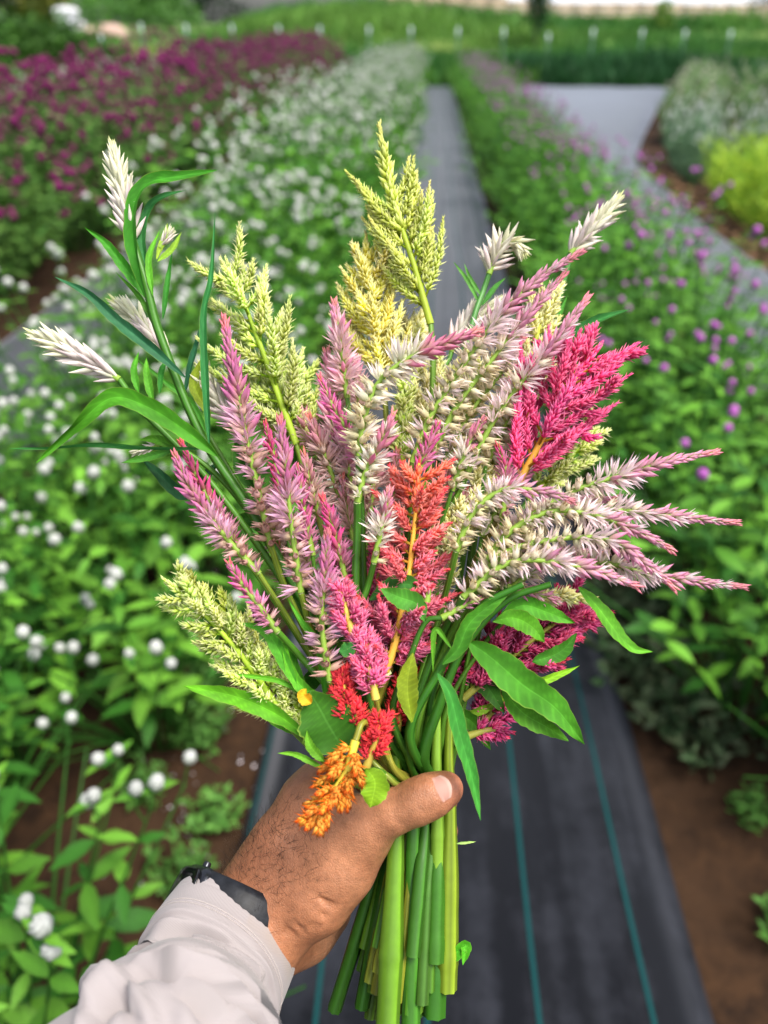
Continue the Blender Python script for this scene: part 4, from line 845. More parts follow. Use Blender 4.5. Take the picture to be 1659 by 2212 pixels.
# ---- crimson, coral, orange plumes
stem('crimson pink celosia plume on the right with spread feathery branches', [PL(D([(1298, 742), (1235, 830), (1170, 950), (1110, 1060)], .44), CR, 28, (95, 215), spread=40, ln=19, seed=20, u0=.1, hair=.36, ang=(9, 27), dens=1.15, sub=1)], D([(1020, 1230), (960, 1450)], .446), 6, 9, 10, col='#a8a03c')
stem('coral orange celosia plume in the centre with magenta lower branches', [PL(D([(905, 1000), (896, 1120), (880, 1260), (850, 1400), (832, 1450)], .412), CO, 56, (75, 125), spread=60, ln=19, seed=21, u0=.08, u1=.99, hair=.36, ang=(9, 27), dens=1.15, curl=.2, flat=.4, cols2=PK)], D([(815, 1500), (800, 1570), (840, 1660)], .42), 13, 14, 14, col='#a9a53c')
stem('small red and pink celosia plume left of the upright green stems', [PL(D([(733, 1258), (748, 1320), (772, 1410)], .402), PK, 22, (26, 62), spread=40, ln=19, seed=22, u0=.1, hair=.36, ang=(9, 27), dens=1.15)], D([(785, 1480), (830, 1640)], .414), 5, 7, 8, col='#a9a53c')
stem('rose celosia plume in front of the thick pale stalk', [PL(D([(784, 1368), (792, 1420), (812, 1510)], .40), PK, 24, (26, 66), spread=42, ln=19, seed=23, u0=.1, hair=.36, ang=(9, 27), dens=1.15)], D([(828, 1590), (850, 1660)], .412), 5, 7, 8, [LF(D([(768, 1388), (752, 1402), (732, 1408)], .398), 34, '#2a6a34', fold=.1, wpos=.55)], col='#a9a53c')
stem('scarlet celosia plume above the large rounded leaf', [PL(D([(740, 1448), (746, 1500), (764, 1590)], .402), RD, 22, (24, 54), spread=40, ln=19, seed=24, u0=.1, hair=.38, ang=(9, 27), dens=1.15)], D([(800, 1640), (850, 1690)], .412), 5, 7, 8, [
    LF(D([(745, 1625), (712, 1570), (690, 1530), (668, 1492)], .40), 128, '#2c5f1c', c2='#3a6a1c', fold=.12, wpos=.45, wave=.04), LF(D([(672, 1520), (655, 1500), (662, 1488)], .397), 30, '#c09a24', c2='#d0a82a', fold=.6)], col='#8fa03c')
stem('orange celosia plume hanging upside down in front of the hand', [PL(D([(663, 1788), (700, 1735), (745, 1672), (768, 1600)], (.372, .385)), OR, 22, (34, 80), spread=46, ln=19, seed=25, u0=.1, u1=.98, hair=.38, ang=(9, 27), dens=1.15, flat=.3)], D([(785, 1560), (815, 1590), (850, 1660)], (.39, .415)), 6, 8, 8, [
    LF(D([(790, 1660), (810, 1690), (800, 1745)], .388), 62, '#5c8a20', fold=.15, wpos=.5), LF(D([(700, 1660), (640, 1630), (600, 1627)], .40), 14, '#5aa030'), LF(D([(700, 1645), (670, 1610), (663, 1578)], .398), 22, '#5aa030'), LF(D([(735, 1690), (700, 1690), (676, 1700)], .392), 36, '#2f6a24', fold=.5)], col='#a8a83a')
stem('short orange-red celosia plume beside the hanging orange one', [PL(D([(828, 1545), (815, 1590), (790, 1660)], .392), RD, 16, (24, 50), spread=42, ln=18, seed=26, u0=.1, hair=.38, ang=(9, 27), dens=1.15)], D([(830, 1670)], .41), 4, 6, 7)
stem('deep crimson celosia plume low on the right under the green leaves', [PL(D([(1262, 1300), (1180, 1360), (1090, 1430), (1000, 1510)], .438), MG, 34, (75, 150), spread=40, ln=19, seed=27, u0=.08, hair=.38, ang=(9, 27), dens=1.15, sub=1)], D([(950, 1600)], .443), 6, 9, 10, [
    LF(D([(1010, 1385), (1060, 1420), (1130, 1480), (1200, 1530), (1262, 1608)], .405), 74, '#3a8026', fold=.25, wpos=.42, wave=.05), LF(D([(1085, 1490), (1130, 1540), (1180, 1570), (1228, 1600)], .412), 46, '#4a9428', fold=.25), LF(D([(1150, 1430), (1210, 1408), (1246, 1368)], .425), 36, '#3f8a30', fold=.4), LF(D([(1100, 1495), (1180, 1468), (1252, 1438)], .425), 20, '#6aaa2c', fold=.4)], col='#5a9028')
stem('maroon celosia head with loose seed florets above the thumb side', [PL(D([(1190, 1330), (1130, 1440), (1060, 1540), (1000, 1600)], .45), MG, 26, (40, 90), spread=48, ln=17, seed=28, u0=.1, hair=.4, dens=.7)], D([(950, 1660)], .448), 5, 8, 9, [LF(D([(960, 1560), (1050, 1530), (1120, 1490)], .445), 18, '#6aa030')])
stem('small rust-red celosia tip low on the right above the fabric path', [PL(D([(1104, 1582), (1060, 1576), (1010, 1590)], .43), MG, 6, (14, 34), spread=40, ln=17, seed=29, u0=.3, hair=.38, ang=(9, 27), dens=1.15)], D([(970, 1640)], .437), 4, 6, 7)
stem('leafy green stem with a long narrow leaf hanging past the thumb', [], D([(1130, 1262), (1040, 1310), (985, 1390), (945, 1455), (885, 1590)], (.396, .41)), 6, 11, 15, [
    LF(D([(945, 1455), (972, 1500), (992, 1580), (1020, 1680), (1038, 1772)], .392), 36, '#2f7a34', fold=.3, wpos=.4, tilt=.2), LF(D([(955, 1435), (990, 1400), (1020, 1340), (1105, 1275)], .398), 36, '#3a7f28', fold=.5), LF(D([(890, 1560), (880, 1480), (892, 1410)], .402), 46, '#6a8a24', c2='#8a9a28', fold=.4, wpos=.5)], col='#3f8426')
stem('thick bare green stem curving out to the right group', [], D([(1190, 1262), (1090, 1300), (1000, 1400), (950, 1520), (915, 1640)], (.40, .42)), 6, 13, 19, [LF(D([(975, 1400), (940, 1360), (935, 1450)], .398), 12, '#4a9028')], col='#478c28')
for i, (lb, cc) in enumerate([('broad bright green stem hanging lowest below the hand', '#79ad2c'), ('dark green ridged stem beside the broad bright one', '#4b8a2a'), ('yellow-streaked green stem at the outer edge of the bunch below the thumb', '#8aa52c'), ('pale green stem curving among the cut ends', '#8ab83a'), ('slanting dark stem nearest the wrist', '#3f7a22')]):
    sl = [(858, .428), (893, .43), (972, .432), (945, .429), (846, .446)][i]; en = [(830, 2330, .405), (885, 2300, .415), (965, 2138, .425), (942, 2080, .43), (722, 2182, .45)][i]
    stem(lb, [], [(sl[0]-6+i*3, 1540-20*i, sl[1]+.004), (sl[0]-3, 1640, sl[1])], 7, 13, [24, 19, 21, 17, 15][i], [LF([(968, 2080, .424), (1005, 2040, .424), (1000, 2085, .422)], 26, '#3f9424', fold=.5), LF([(985, 1822, .43), (1028, 1818, .43)], 6, '#8fbf7a')] if i == 2 else (), cc, cc, end=en, slot=(sl[0], 1735, sl[1]))


# ---- the inner layer that fills the bunch
for i, (pts, p, d, w, lb) in enumerate([
    ([(705, 758), (720, 830), (740, 930)], 'rose', .462, 66, 'soft rose celosia spike at the back left of the bright yellow plume'),
    ([(765, 770), (770, 840), (778, 930)], 'rose', .460, 64, 'blush celosia spike directly below the bright yellow plume'),
    ([(638, 862), (665, 930), (700, 1030)], 'dusty', .460, 62, 'dusty celosia spike at the back between yellow-green plume and rose heads'),
    ([(798, 1055), (792, 1110), (786, 1200)], 'dusty', .447, 60, 'muted celosia spike behind the straight green stem'),
    ([(1165, 815), (1110, 890), (1050, 1000)], 'cream', .452, 62, 'cream celosia spike squeezed between the crimson plume and cream heads'),
    ([(1012, 1058), (985, 1110), (955, 1200)], 'dusty', .448, 60, 'muted rose celosia spike below the white-haired pink one'),
    ([(1152, 1008), (1100, 1060), (1040, 1160)], 'cream', .442, 62, 'cream celosia spike under the crimson plume'),
    ([(1335, 1075), (1230, 1090), (1130, 1130), (1050, 1220)], 'pale', .432, 64, 'cream celosia spike hidden among the right-hand spikes'),
    ([(1305, 1195), (1200, 1200), (1110, 1240), (1030, 1320)], 'pale', .426, 60, 'cream celosia spike just under the right-hand spikes'),
    ([(600, 1175), (625, 1240), (660, 1340)], 'dusty', .445, 60, 'shadowed dusty celosia spike behind the left front spikes'),
    ([(722, 1185), (735, 1250), (750, 1350)], 'dusty', .437, 58, 'shadowed rose celosia spike beside the small red plume'),
    ([(905, 1190), (898, 1250), (885, 1340)], 'rose', .438, 58, 'rose celosia spike peeping from behind the coral plume'),
    ([(560, 1060), (590, 1140), (630, 1250)], 'rose', .445, 62, 'dim rose celosia spike between the two left lilac groups'),
    ([(880, 1040), (870, 1110), (860, 1210)], 'dusty', .45, 60, 'dim dusty celosia spike at the back of the coral plume')]):
    stem(lb, [SP(D(pts, d), p, w, f_open=.32, f_seed=.62, seed=i+140)], (), 4, 6, 7)
for i, (pts, cols, nb, bl, d, lb) in enumerate([
    ([(965, 800), (945, 880), (925, 980)], YC, 22, (60, 110), .475, 'pale yellow celosia plume behind the arching cream spike'),
    ([(1120, 870), (1080, 950), (1030, 1060)], YC, 22, (60, 110), .464, 'pale yellow celosia plume left of the crimson plume'),
    ([(560, 790), (590, 880), (630, 990)], YG, 20, (50, 100), .468, 'lime celosia plume low behind the broad yellow-green one'),
    ([(892, 690), (886, 770), (880, 870)], YC, 20, (50, 100), .478, 'cream yellow celosia plume behind the blunt pink tip'),
    ([(1150, 1175), (1100, 1230), (1030, 1310)], MG, 20, (50, 90), .452, 'wine red celosia plume glimpsed between the right-hand spikes'),
    ([(1060, 1010), (1020, 1090), (970, 1190)], YC, 20, (50, 90), .455, 'olive yellow celosia plume in the shade behind the star florets'),
    ([(905, 1300), (890, 1370), (868, 1460)], PK, 20, (44, 80), .422, 'rosy celosia plume under the paired leaf in the middle'),
    ([(890, 1450), (872, 1500), (856, 1590)], RD, 16, (30, 60), .425, 'dark red celosia plume low in the middle among the stems'),
    ([(1020, 1385), (985, 1440), (940, 1530)], MG, 18, (40, 70), .44, 'wine celosia plume behind the curved green stems'),
    ([(585, 1440), (630, 1510), (690, 1600)], YG, 20, (36, 66), .425, 'pale green celosia plume along the long leaf near the soil'),
    ([(820, 1180), (815, 1250), (812, 1350)], PK, 18, (36, 66), .432, 'pink celosia plume between the straight stems and the coral plume'),
    ([(835, 1290), (838, 1360), (842, 1450)], PK, 18, (40, 80), .43, 'pink celosia plume in the shade behind the pale stalk')]):
    stem(lb, [PL(D(pts, d), cols, nb, bl, spread=36, ln=17, seed=160+i, u0=.1)], (), 4, 6, 7)
for i, (v, lvs, lb) in enumerate([
    ([(840, 1380, .43), (850, 1500, .432)], [LF(D([(845, 1480), (800, 1440), (770, 1480)], .428), 40, '#2a5f22'), LF(D([(850, 1540), (900, 1490), (950, 1500)], .43), 36, '#2f6a24'), LF(D([(848, 1560), (790, 1580), (760, 1560)], .425), 34, '#3f7f28')], 'short leafy celosia shoot filling the gap above the hand'),
    ([(1000, 1430, .445), (950, 1560, .445)], [LF(D([(985, 1460), (1040, 1470), (1090, 1540)], .442), 44, '#2a5f22'), LF(D([(960, 1530), (1020, 1560), (1060, 1620)], .442), 36, '#3a7a26'), LF(D([(955, 1550), (910, 1500), (905, 1440)], .44), 40, '#2f6a24')], 'leafy celosia shoot filling the gap behind the curved green stems'),
    ([(700, 1330, .44), (770, 1520, .438)], [LF(D([(735, 1440), (690, 1450), (640, 1520)], .435), 40, '#2a6422'), LF(D([(720, 1400), (770, 1380), (800, 1420)], .438), 34, '#2f6a24'), LF(D([(760, 1500), (700, 1540), (650, 1530)], .43), 36, '#3a7f28')], 'leafy celosia shoot filling the left side above the wrist'),
    ([(540, 1020, .462), (640, 1260, .455)], [LF(D([(560, 1070), (520, 1010), (510, 940)], .46), 30, '#2f6a24'), LF(D([(600, 1160), (540, 1120), (500, 1130)], .458), 34, '#2a5f22'), LF(D([(640, 1000), (650, 960), (640, 930)], .462), 30, '#3a7a26')], 'dark leafy celosia shoot at the back of the left group')]):
    stem(lb, [], v, 5, 7, 9, lvs, '#4a8a2a')

# ---- lay the stems through the fist and build every thing
NT = len(THINGS); free = [T for T in THINGS if T['slot'] is None]; k = np.arange(len(free))+.5
sx = np.sqrt(k/len(free))*np.cos(k*2.39996)*58; sz = np.sqrt(k/len(free))*np.sin(k*2.39996)*.0185
def start_px(T):
    if T['heads']: return T['heads'][0][1][-1]
    return T['via'][0]
order = sorted(range(len(free)), key=lambda i: (T_ := free[i], (T_['via'][0] if T_['via'] else start_px(T_))[0])[1])
so = np.argsort(sx); ncol = 7
for a in range(ncol):
    idx = order[a*len(free)//ncol:(a+1)*len(free)//ncol]; sl = so[a*len(free)//ncol:(a+1)*len(free)//ncol]
    idx = sorted(idx, key=lambda i: start_px(free[i])[2]); sl = sorted(sl, key=lambda j: sz[j])
    for i, j in zip(idx, sl): free[i]['slot'] = (GC[0]+sx[j], 1735+rng.uniform(-8, 8), GC[2]+sz[j])
for n_, T in enumerate(THINGS):
    r = np.random.default_rng(500+n_); s = T['slot']; off = P(*s)
    e = empty('celosia_stem', off, T['label'], 'flower', None)
    heads = T['heads']; pts = []
    for h in heads:
        if h[0] == 'spike': spike(e, off, h[1], h[2], h[3], **{'seed': n_*3+1, **h[4]})
        else: plume(e, off, h[1], h[2], h[3], h[4], **h[5])
    if heads:
        q = heads[0][1]; pts = [q[-1]]
    en = T['end'] or (988-(978-s[0])*1.7+r.uniform(-12, 12), r.uniform(2040, 2200), s[2]+(s[2]-.449)*.7-.006)
    mid = (s[0]*.55+en[0]*.45, s[1]*.5+en[1]*.5, s[2]*.5+en[2]*.5)
    via = T['via']; pp = pts+via+[s, mid, en]
    W = wpts(pp); c = catmull(W, 70); Lg = np.r_[0, np.cumsum(np.linalg.norm(np.diff(c, axis=0), axis=1))]
    gi = np.argmin(np.linalg.norm(c-off, axis=1)); u = Lg/Lg[-1]; ug = max(u[gi], .05); px = s[2]/FPX
    fz_ = 1.0 if T['end'] else 1.2
    rad = np.interp(u, [0, ug*.6, ug, ug*.5+.5, 1], [T['r0']*px, (T['r0']*.4+T['rg']*.6)*px, T['rg']*px*.95, T['re']*px*fz_, T['re']*px*fz_])*(1+.03*np.sin(u*23+n_))
    for nd in r.uniform(ug+.1, .98, 2): rad = rad*(1+.07*np.exp(-((u-nd)/.012)**2))
    q_ = np.array([r.uniform(.7, 1.15), r.uniform(.72, 1.0), r.uniform(.6, 1.0)]) if not T['end'] else np.ones(3)
    c1, c2 = _S(T['col']), _S(T['col2'] if T['col2'] != '#4d8a26' else T['col'])*.85*q_
    up = u[:, None]; K = c1*(1-up)+c2*up; K = K*(1+.25*smooth(ug, 1, u)[:, None]*r.uniform(-.4, .9))
    V, F, K = tube(c, rad, 14, ridge=.085, col=K*.78, capcol=_S('#c9d39a'))
    K[:len(c)*14] *= np.tile(r.uniform(.6, 1.2, 14), len(c))[:, None]
    obj('stem', mesh('stem', V-off, F, K), M_cstalk, e)
    for (lp, w, c1_, kw) in T['leaves']: leaf(e, off, lp, w, c1_, **kw)
# ------------------------------------------------------------------ the arm: one continuous surface grown from a distance field
def surface_nets(f, org, h):
    s = np.array(f.shape); inside = f < 0
    acc = np.zeros(tuple(s-1)+(3,)); cnt = np.zeros(tuple(s-1))
    corner = [(i, j, k) for i in (0, 1) for j in (0, 1) for k in (0, 1)]
    sub = lambda a, c: a[c[0]:s[0]-1+c[0], c[1]:s[1]-1+c[1], c[2]:s[2]-1+c[2]]
    for a in corner:
        for ax in range(3):
            if a[ax] == 0:
                b = list(a); b[ax] = 1; fa, fb = sub(f, a), sub(f, b); m = (fa < 0) != (fb < 0)
                t = np.where(m, fa/np.where(m, fa-fb, 1), 0)
                for q in range(3): acc[..., q] += np.where(m, a[q]+(t if q == ax else 0), 0)
                cnt += m
    cell = cnt > 0; idx = -np.ones(cell.shape, int); idx[cell] = np.arange(cell.sum())
    ijk = np.argwhere(cell); V = org+(ijk+acc[cell]/cnt[cell][:, None])*h; F = []
    for ax in range(3):
        u, v = (ax+1) % 3, (ax+2) % 3
        lo = [slice(0, s[q]-(1 if q == ax else 0)) for q in range(3)]
        sl0 = tuple(slice(0, s[q]-1) if q == ax else slice(1, s[q]-1) for q in range(3)); sl1 = tuple(slice(1, s[q]) if q == ax else slice(1, s[q]-1) for q in range(3))
        A, B = inside[sl0], inside[sl1]; ch = np.argwhere(A != B); off = np.array([0 if q == ax else 1 for q in range(3)]); base = ch+off
        flip = A[tuple(ch.T)]
        def cellidx(du, dv): c = base.copy(); c[:, u] += du; c[:, v] += dv; return idx[tuple(c.T)]
        q = np.stack([cellidx(-1, -1), cellidx(0, -1), cellidx(0, 0), cellidx(-1, 0)], 1)
        q[~flip] = q[~flip][:, ::-1]; F.append(q)
    F = np.concatenate(F); return V, F[(F >= 0).all(1)]
def cl(x, y, d): return np.array([(x-IW/2)/FPX*d, (IH/2-y)/FPX*d, d])       # camera frame, metres
def cone(p, a, b, ra, rb):
    pa, ba = p-a, b-a; h = np.clip((pa@ba)/(ba@ba), 0, 1); return np.linalg.norm(pa-h[:, None]*ba, axis=1)-(ra*(1-h)+rb*h)
def smin(a, b, k): h = np.clip(.5+.5*(b-a)/k, 0, 1); return b*(1-h)+a*h-k*h*(1-h)
def chain(p, pts, k=.004):
    o = None
    for (x0, y0, d0, r0), (x1, y1, d1, r1) in zip(pts[:-1], pts[1:]):
        q = cone(p, cl(x0, y0, d0), cl(x1, y1, d1), r0*d0/FPX, r1*d1/FPX); o = q if o is None else smin(o, q, k)
    return o
THUMB = [(735, 1838, .432, 66), (795, 1780, .419, 56), (848, 1753, .413, 46), (900, 1732, .409, 46), (935, 1717, .408, 43), (964, 1704, .409, 37)]
PALM = [[(300, 2420, .33, 118), (420, 2210, .385, 120), (520, 2050, .432, 108), (556, 1975, .447, 96), (590, 1900, .452, 90)],       # forearm to wrist
        [(565, 1950, .440, 88), (625, 1830, .444, 78), (672, 1735, .449, 60), (700, 1695, .452, 52)],                                  # index metacarpal
        [(570, 1965, .455, 80), (650, 1830, .468, 64), (700, 1745, .476, 52)], [(580, 1985, .465, 76), (660, 1880, .486, 58), (700, 1810, .494, 50)],
        [(590, 2005, .470, 70), (665, 1940, .496, 56), (700, 1880, .506, 48)],
        [(600, 2040, .462, 62), (655, 2010, .480, 62), (700, 1965, .492, 58)],                                                         # heel of the palm
        [(600, 1985, .438, 78), (680, 1935, .430, 74), (735, 1870, .428, 70), (765, 1825, .428, 60)],                                  # ball of the thumb
        [(690, 1760, .445, 58), (745, 1775, .436, 52), (790, 1785, .426, 46)]]                                                          # web
FINGERS = [[(700, 1695, .455, 48), (790, 1668, .488, 40), (880, 1680, .503, 37), (925, 1712, .503, 33), (958, 1735, .495, 29)],
           [(700, 1750, .478, 48), (790, 1735, .503, 41), (885, 1745, .513, 38), (930, 1775, .510, 33), (960, 1795, .500, 29)],
           [(700, 1815, .495, 46), (790, 1805, .515, 40), (880, 1812, .522, 37), (922, 1838, .517, 32), (950, 1855, .506, 28)],
           [(700, 1885, .506, 42), (785, 1872, .523, 35), (865, 1876, .528, 32), (900, 1895, .523, 28), (925, 1908, .512, 25)]]
h = .0013; lo = np.array([-.150, -.235, .33]); hi = np.array([.058, -.125, .56])
lo[1] = cl(830, 2330, .40)[1]; lo[0] = cl(330, 2000, .40)[0]; lo[2] = .352
hi[1] = cl(830, 1625, .385)[1]; hi[0] = cl(1040, 1700, .47)[0]; hi[2] = .552
n = np.ceil((hi-lo)/h).astype(int)
g = [lo[q]+np.arange(n[q])*h for q in range(3)]
G = np.stack(np.meshgrid(*g, indexing='ij'), -1).reshape(-1, 3).astype(np.float64)
f = None
for c_ in PALM: q = chain(G, c_, .010); f = q if f is None else smin(f, q, .014)
f = smin(f, chain(G, THUMB, .005), .010)
fg = None
for c_ in FINGERS: q = chain(G, c_, .004); fg = q if fg is None else smin(fg, q, .0015)
f = smin(f, fg, .008)
# knuckle dents and the folds at the base of the thumb
def dent(px, py, d, r, amt): 
    global f
    e = np.linalg.norm(G-cl(px, py, d), axis=1)/r; m = e < 2.5; f[m] += amt*np.exp(-e[m]**2)
dent(835, 1700, .402, .009, .0012); dent(895, 1690, .40, .006, -.0008); dent(648, 1700, .44, .012, -.0012)
def crease(a, b, w, amt):
    global f
    A, B = cl(*a), cl(*b); ba = B-A; hh = np.clip(((G-A)@ba)/(ba@ba), 0, 1); dd = np.linalg.norm(G-A-hh[:, None]*ba, axis=1)/w; m = dd < 3
    f[m] += amt*np.exp(-dd[m]**2)*np.sin(np.pi*np.clip(hh[m], .02, .98))
for a, b in [((628, 1945, .415), (690, 2025, .41)), ((655, 1925, .413), (715, 1995, .41)), ((600, 1960, .417), (655, 2055, .41)), ((690, 1930, .411), (735, 1965, .41)), ((610, 1935, .416), (672, 2040, .41)), ((670, 1915, .412), (728, 1975, .41)), ((585, 1930, .42), (630, 2040, .412)), ((740, 1790, .42), (808, 1812, .405)), ((640, 1960, .414), (700, 2010, .41)), ((700, 1780, .42), (806, 1800, .405)), ((720, 1760, .42), (812, 1780, .405))]:
    crease(a, b, .0014, .0017)
for a, b in [((880, 1690, .40), (896, 1722, .396)), ((894, 1684, .40), (912, 1716, .396)), ((868, 1696, .40), (882, 1728, .396)), ((905, 1682, .40), (921, 1706, .396))]: crease(a, b, .0011, .0015)
V, F = surface_nets(f.reshape(n), lo, h); F = F[:, ::-1]
# relax the grid steps
E = np.concatenate([F[:, [0, 1]], F[:, [1, 2]], F[:, [2, 3]], F[:, [3, 0]]]); 
deg = np.bincount(E.ravel(), minlength=len(V))[:, None].astype(float)
for it in range(5):
    S_ = np.zeros_like(V); 
    for q in range(3): S_[:, q] = np.bincount(E[:, 0], V[E[:, 1], q], len(V))+np.bincount(E[:, 1], V[E[:, 0], q], len(V))
    V = V+(.5 if it % 2 == 0 else -.48)*(S_/deg-V)
X, Y = V[:, 0]/V[:, 2]*FPX+IW/2, IH/2-V[:, 1]/V[:, 2]*FPX
# skin tone varies over the hand: brown back, lighter inner side, redder tip
brown, tan, pale, red = _S('#8f5a3d'), _S('#b07a58'), _S('#c8926e'), _S('#b26e58')
def bl(cx, cy, r): return np.exp(-(((X-cx)**2+(Y-cy)**2)/r**2))[:, None]
K = np.tile(brown*.55+tan*.45, (len(V), 1)); 
def mixc(K, c, w): return K*(1-w)+c*w
K = mixc(K, brown, np.clip(bl(560, 1850, 130), 0, 1)*.8); K = mixc(K, tan, bl(770, 1860, 90)*.7); K = mixc(K, pale, smooth(.452, .475, V[:, 2])[:, None]*(Y > 1900)[:, None]*.8)
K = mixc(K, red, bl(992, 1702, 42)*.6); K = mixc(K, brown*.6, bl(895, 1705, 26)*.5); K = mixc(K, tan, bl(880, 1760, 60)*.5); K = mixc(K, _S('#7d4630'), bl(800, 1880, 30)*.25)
Wd = CAM+V[:, :1]*RT+V[:, 1:2]*UP+V[:, 2:3]*FW
OFF = P(556, 1975, .447)
person = empty('person', OFF, 'person in a pale shirt, only the arm in view, gripping the bouquet', 'person')
def skin_mat():
    m, nt, b = newmat('skin'); N = nt.nodes; L = nt.links
    at = N.new('ShaderNodeVertexColor'); at.layer_name = 'Col'; tc = N.new('ShaderNodeTexCoord')
    n1 = N.new('ShaderNodeTexNoise'); n1.inputs['Scale'].default_value = 260; n1.inputs['Detail'].default_value = 5; L.new(tc.outputs['Object'], n1.inputs[0])
    n2 = N.new('ShaderNodeTexNoise'); n2.inputs['Scale'].default_value = 45; n2.inputs['Detail'].default_value = 4; L.new(tc.outputs['Object'], n2.inputs[0])
    v = N.new('ShaderNodeTexVoronoi'); v.inputs['Scale'].default_value = 750; v.feature = 'DISTANCE_TO_EDGE'
    mpv = N.new('ShaderNodeMapping'); mpv.inputs['Rotation'].default_value = (0.3, 0.5, 0.7); mpv.inputs['Scale'].default_value = (1, .55, 1); L.new(tc.outputs['Object'], mpv.inputs[0]); L.new(mpv.outputs[0], v.inputs['Vector'])
    ad = N.new('ShaderNodeMath'); ad.operation = 'ADD'; L.new(n1.outputs['Fac'], ad.inputs[0]); L.new(n2.outputs['Fac'], ad.inputs[1])
    mr = N.new('ShaderNodeMapRange'); mr.inputs['From Min'].default_value = .6; mr.inputs['From Max'].default_value = 1.4; mr.inputs['To Min'].default_value = .72; mr.inputs['To Max'].default_value = 1.28; L.new(ad.outputs[0], mr.inputs[0])
    sc = N.new('ShaderNodeVectorMath'); sc.operation = 'SCALE'; L.new(at.outputs['Color'], sc.inputs[0]); L.new(mr.outputs[0], sc.inputs['Scale']); L.new(sc.outputs[0], b.inputs['Base Color'])
    b.inputs['Roughness'].default_value = .48; b.inputs['Specular IOR Level'].default_value = .45
    b.inputs['Subsurface Weight'].default_value = .12; b.inputs['Subsurface Radius'].default_value = (.004, .0015, .0008); b.inputs['Subsurface Scale'].default_value = 1.0
    vr = N.new('ShaderNodeMapRange'); vr.inputs['From Max'].default_value = .25; L.new(v.outputs['Distance'], vr.inputs[0])
    b1 = N.new('ShaderNodeBump'); b1.inputs['Strength'].default_value = .35; b1.inputs['Distance'].default_value = .0004; L.new(vr.outputs[0], b1.inputs['Height'])
    b2 = N.new('ShaderNodeBump'); b2.inputs['Strength'].default_value = .5; b2.inputs['Distance'].default_value = .0008; L.new(n1.outputs['Fac'], b2.inputs['Height']); L.new(b1.outputs[0], b2.inputs['Normal']); L.new(b2.outputs[0], b.inputs['Normal'])
    return m
M_skin = skin_mat()
body = obj('body', mesh('body', Wd-OFF, F, K), M_skin, person)
# thumb nail
def c2w(v): return CAM+v[..., :1]*RT+v[..., 1:2]*UP+v[..., 2:3]*FW
A_, B_ = cl(*THUMB[4][:3]), cl(982, 1692, .4075); ax = nz(B_-A_); up_ = nz(np.array([-.10, .42, -.9])-ax*np.dot(np.array([-.10, .42, -.9]), ax)); sdv = np.cross(ax, up_)
nu, nv = 13, 11; NV = []; NK = []
for i in range(nu):
    t = i/(nu-1)
    for j in range(nv):
        w = (j/(nv-1)-.5)*2; ln_ = .0130*(1-.16*w*w*(t > .5)) ; base = A_+ax*(-.001+ln_*t*(1-.10*w*w)+(.0016*w*w if t < .5 else 0)); rr = (43*(1-t)+38*t)*.408/FPX+.0004
        an = w*.68; NV.append(base+(up_*math.cos(an)+sdv*math.sin(an))*rr+up_*(.0004*math.sin(math.pi*t)))
        NK.append(_S('#b3877a')*(1-.0*t) if .12 < t < .88 else (_S('#c29e90') if t >= .88 else _S('#a5745f')))
NV = np.array(NV); i = (np.arange(nu-1)[:, None]*nv+np.arange(nv-1)).ravel()
M_nail = plant_mat('nail', .5, 0, .06, .5, 300)
obj('thumbnail', mesh('thumbnail', c2w(NV)-OFF, np.stack([i, i+1, i+nv+1, i+nv], 1), np.array(NK)), M_nail, body)
# hair on wrist and back of the hand
me_ = body.data; nrm = np.zeros(len(Wd)*3, np.float32); me_.vertices.foreach_get('normal', nrm); nrm = nrm.reshape(-1, 3).astype(float)
r = np.random.default_rng(91); facing = (nrm@FW) < .35
wgt = facing*(bl(540, 1860, 85)[:, 0]+.8*bl(600, 1790, 60)[:, 0]+.35*bl(640, 1850, 60)[:, 0]+.25*bl(660, 1760, 40)[:, 0])*(V[:, 2] < .46)
sel = r.choice(len(Wd), 480, p=wgt/wgt.sum()); A = Acc(); fd = nz(P(640, 1700, .44)-P(540, 1960, .44)); sdw = nz(np.cross(fd, FW))
for q in sel:
    nn_ = nrm[q]; d0 = nz(fd*r.uniform(.2, .9)+sdw*r.normal(-.25, .6)+nn_*.30); L_ = r.uniform(.005, .012)
    p0 = Wd[q]-nn_*.0003; p1 = p0+d0*L_*.5+nn_*.0012; d1 = nz(d0+sdw*r.normal(0, .5)+fd*.2); p2 = p1+d1*L_*.5-nn_*.0008
    A.add(*tube(catmull([p0, p1, p2], 5), np.linspace(.000085, .00003, 5), 3, cap=False, col=(.012, .008, .006)))
M_hair = plant_mat('hair', .4, 0, .1, .4)
obj('arm_hair', A.mesh('arm_hair', OFF), M_hair, person, kind='stuff')

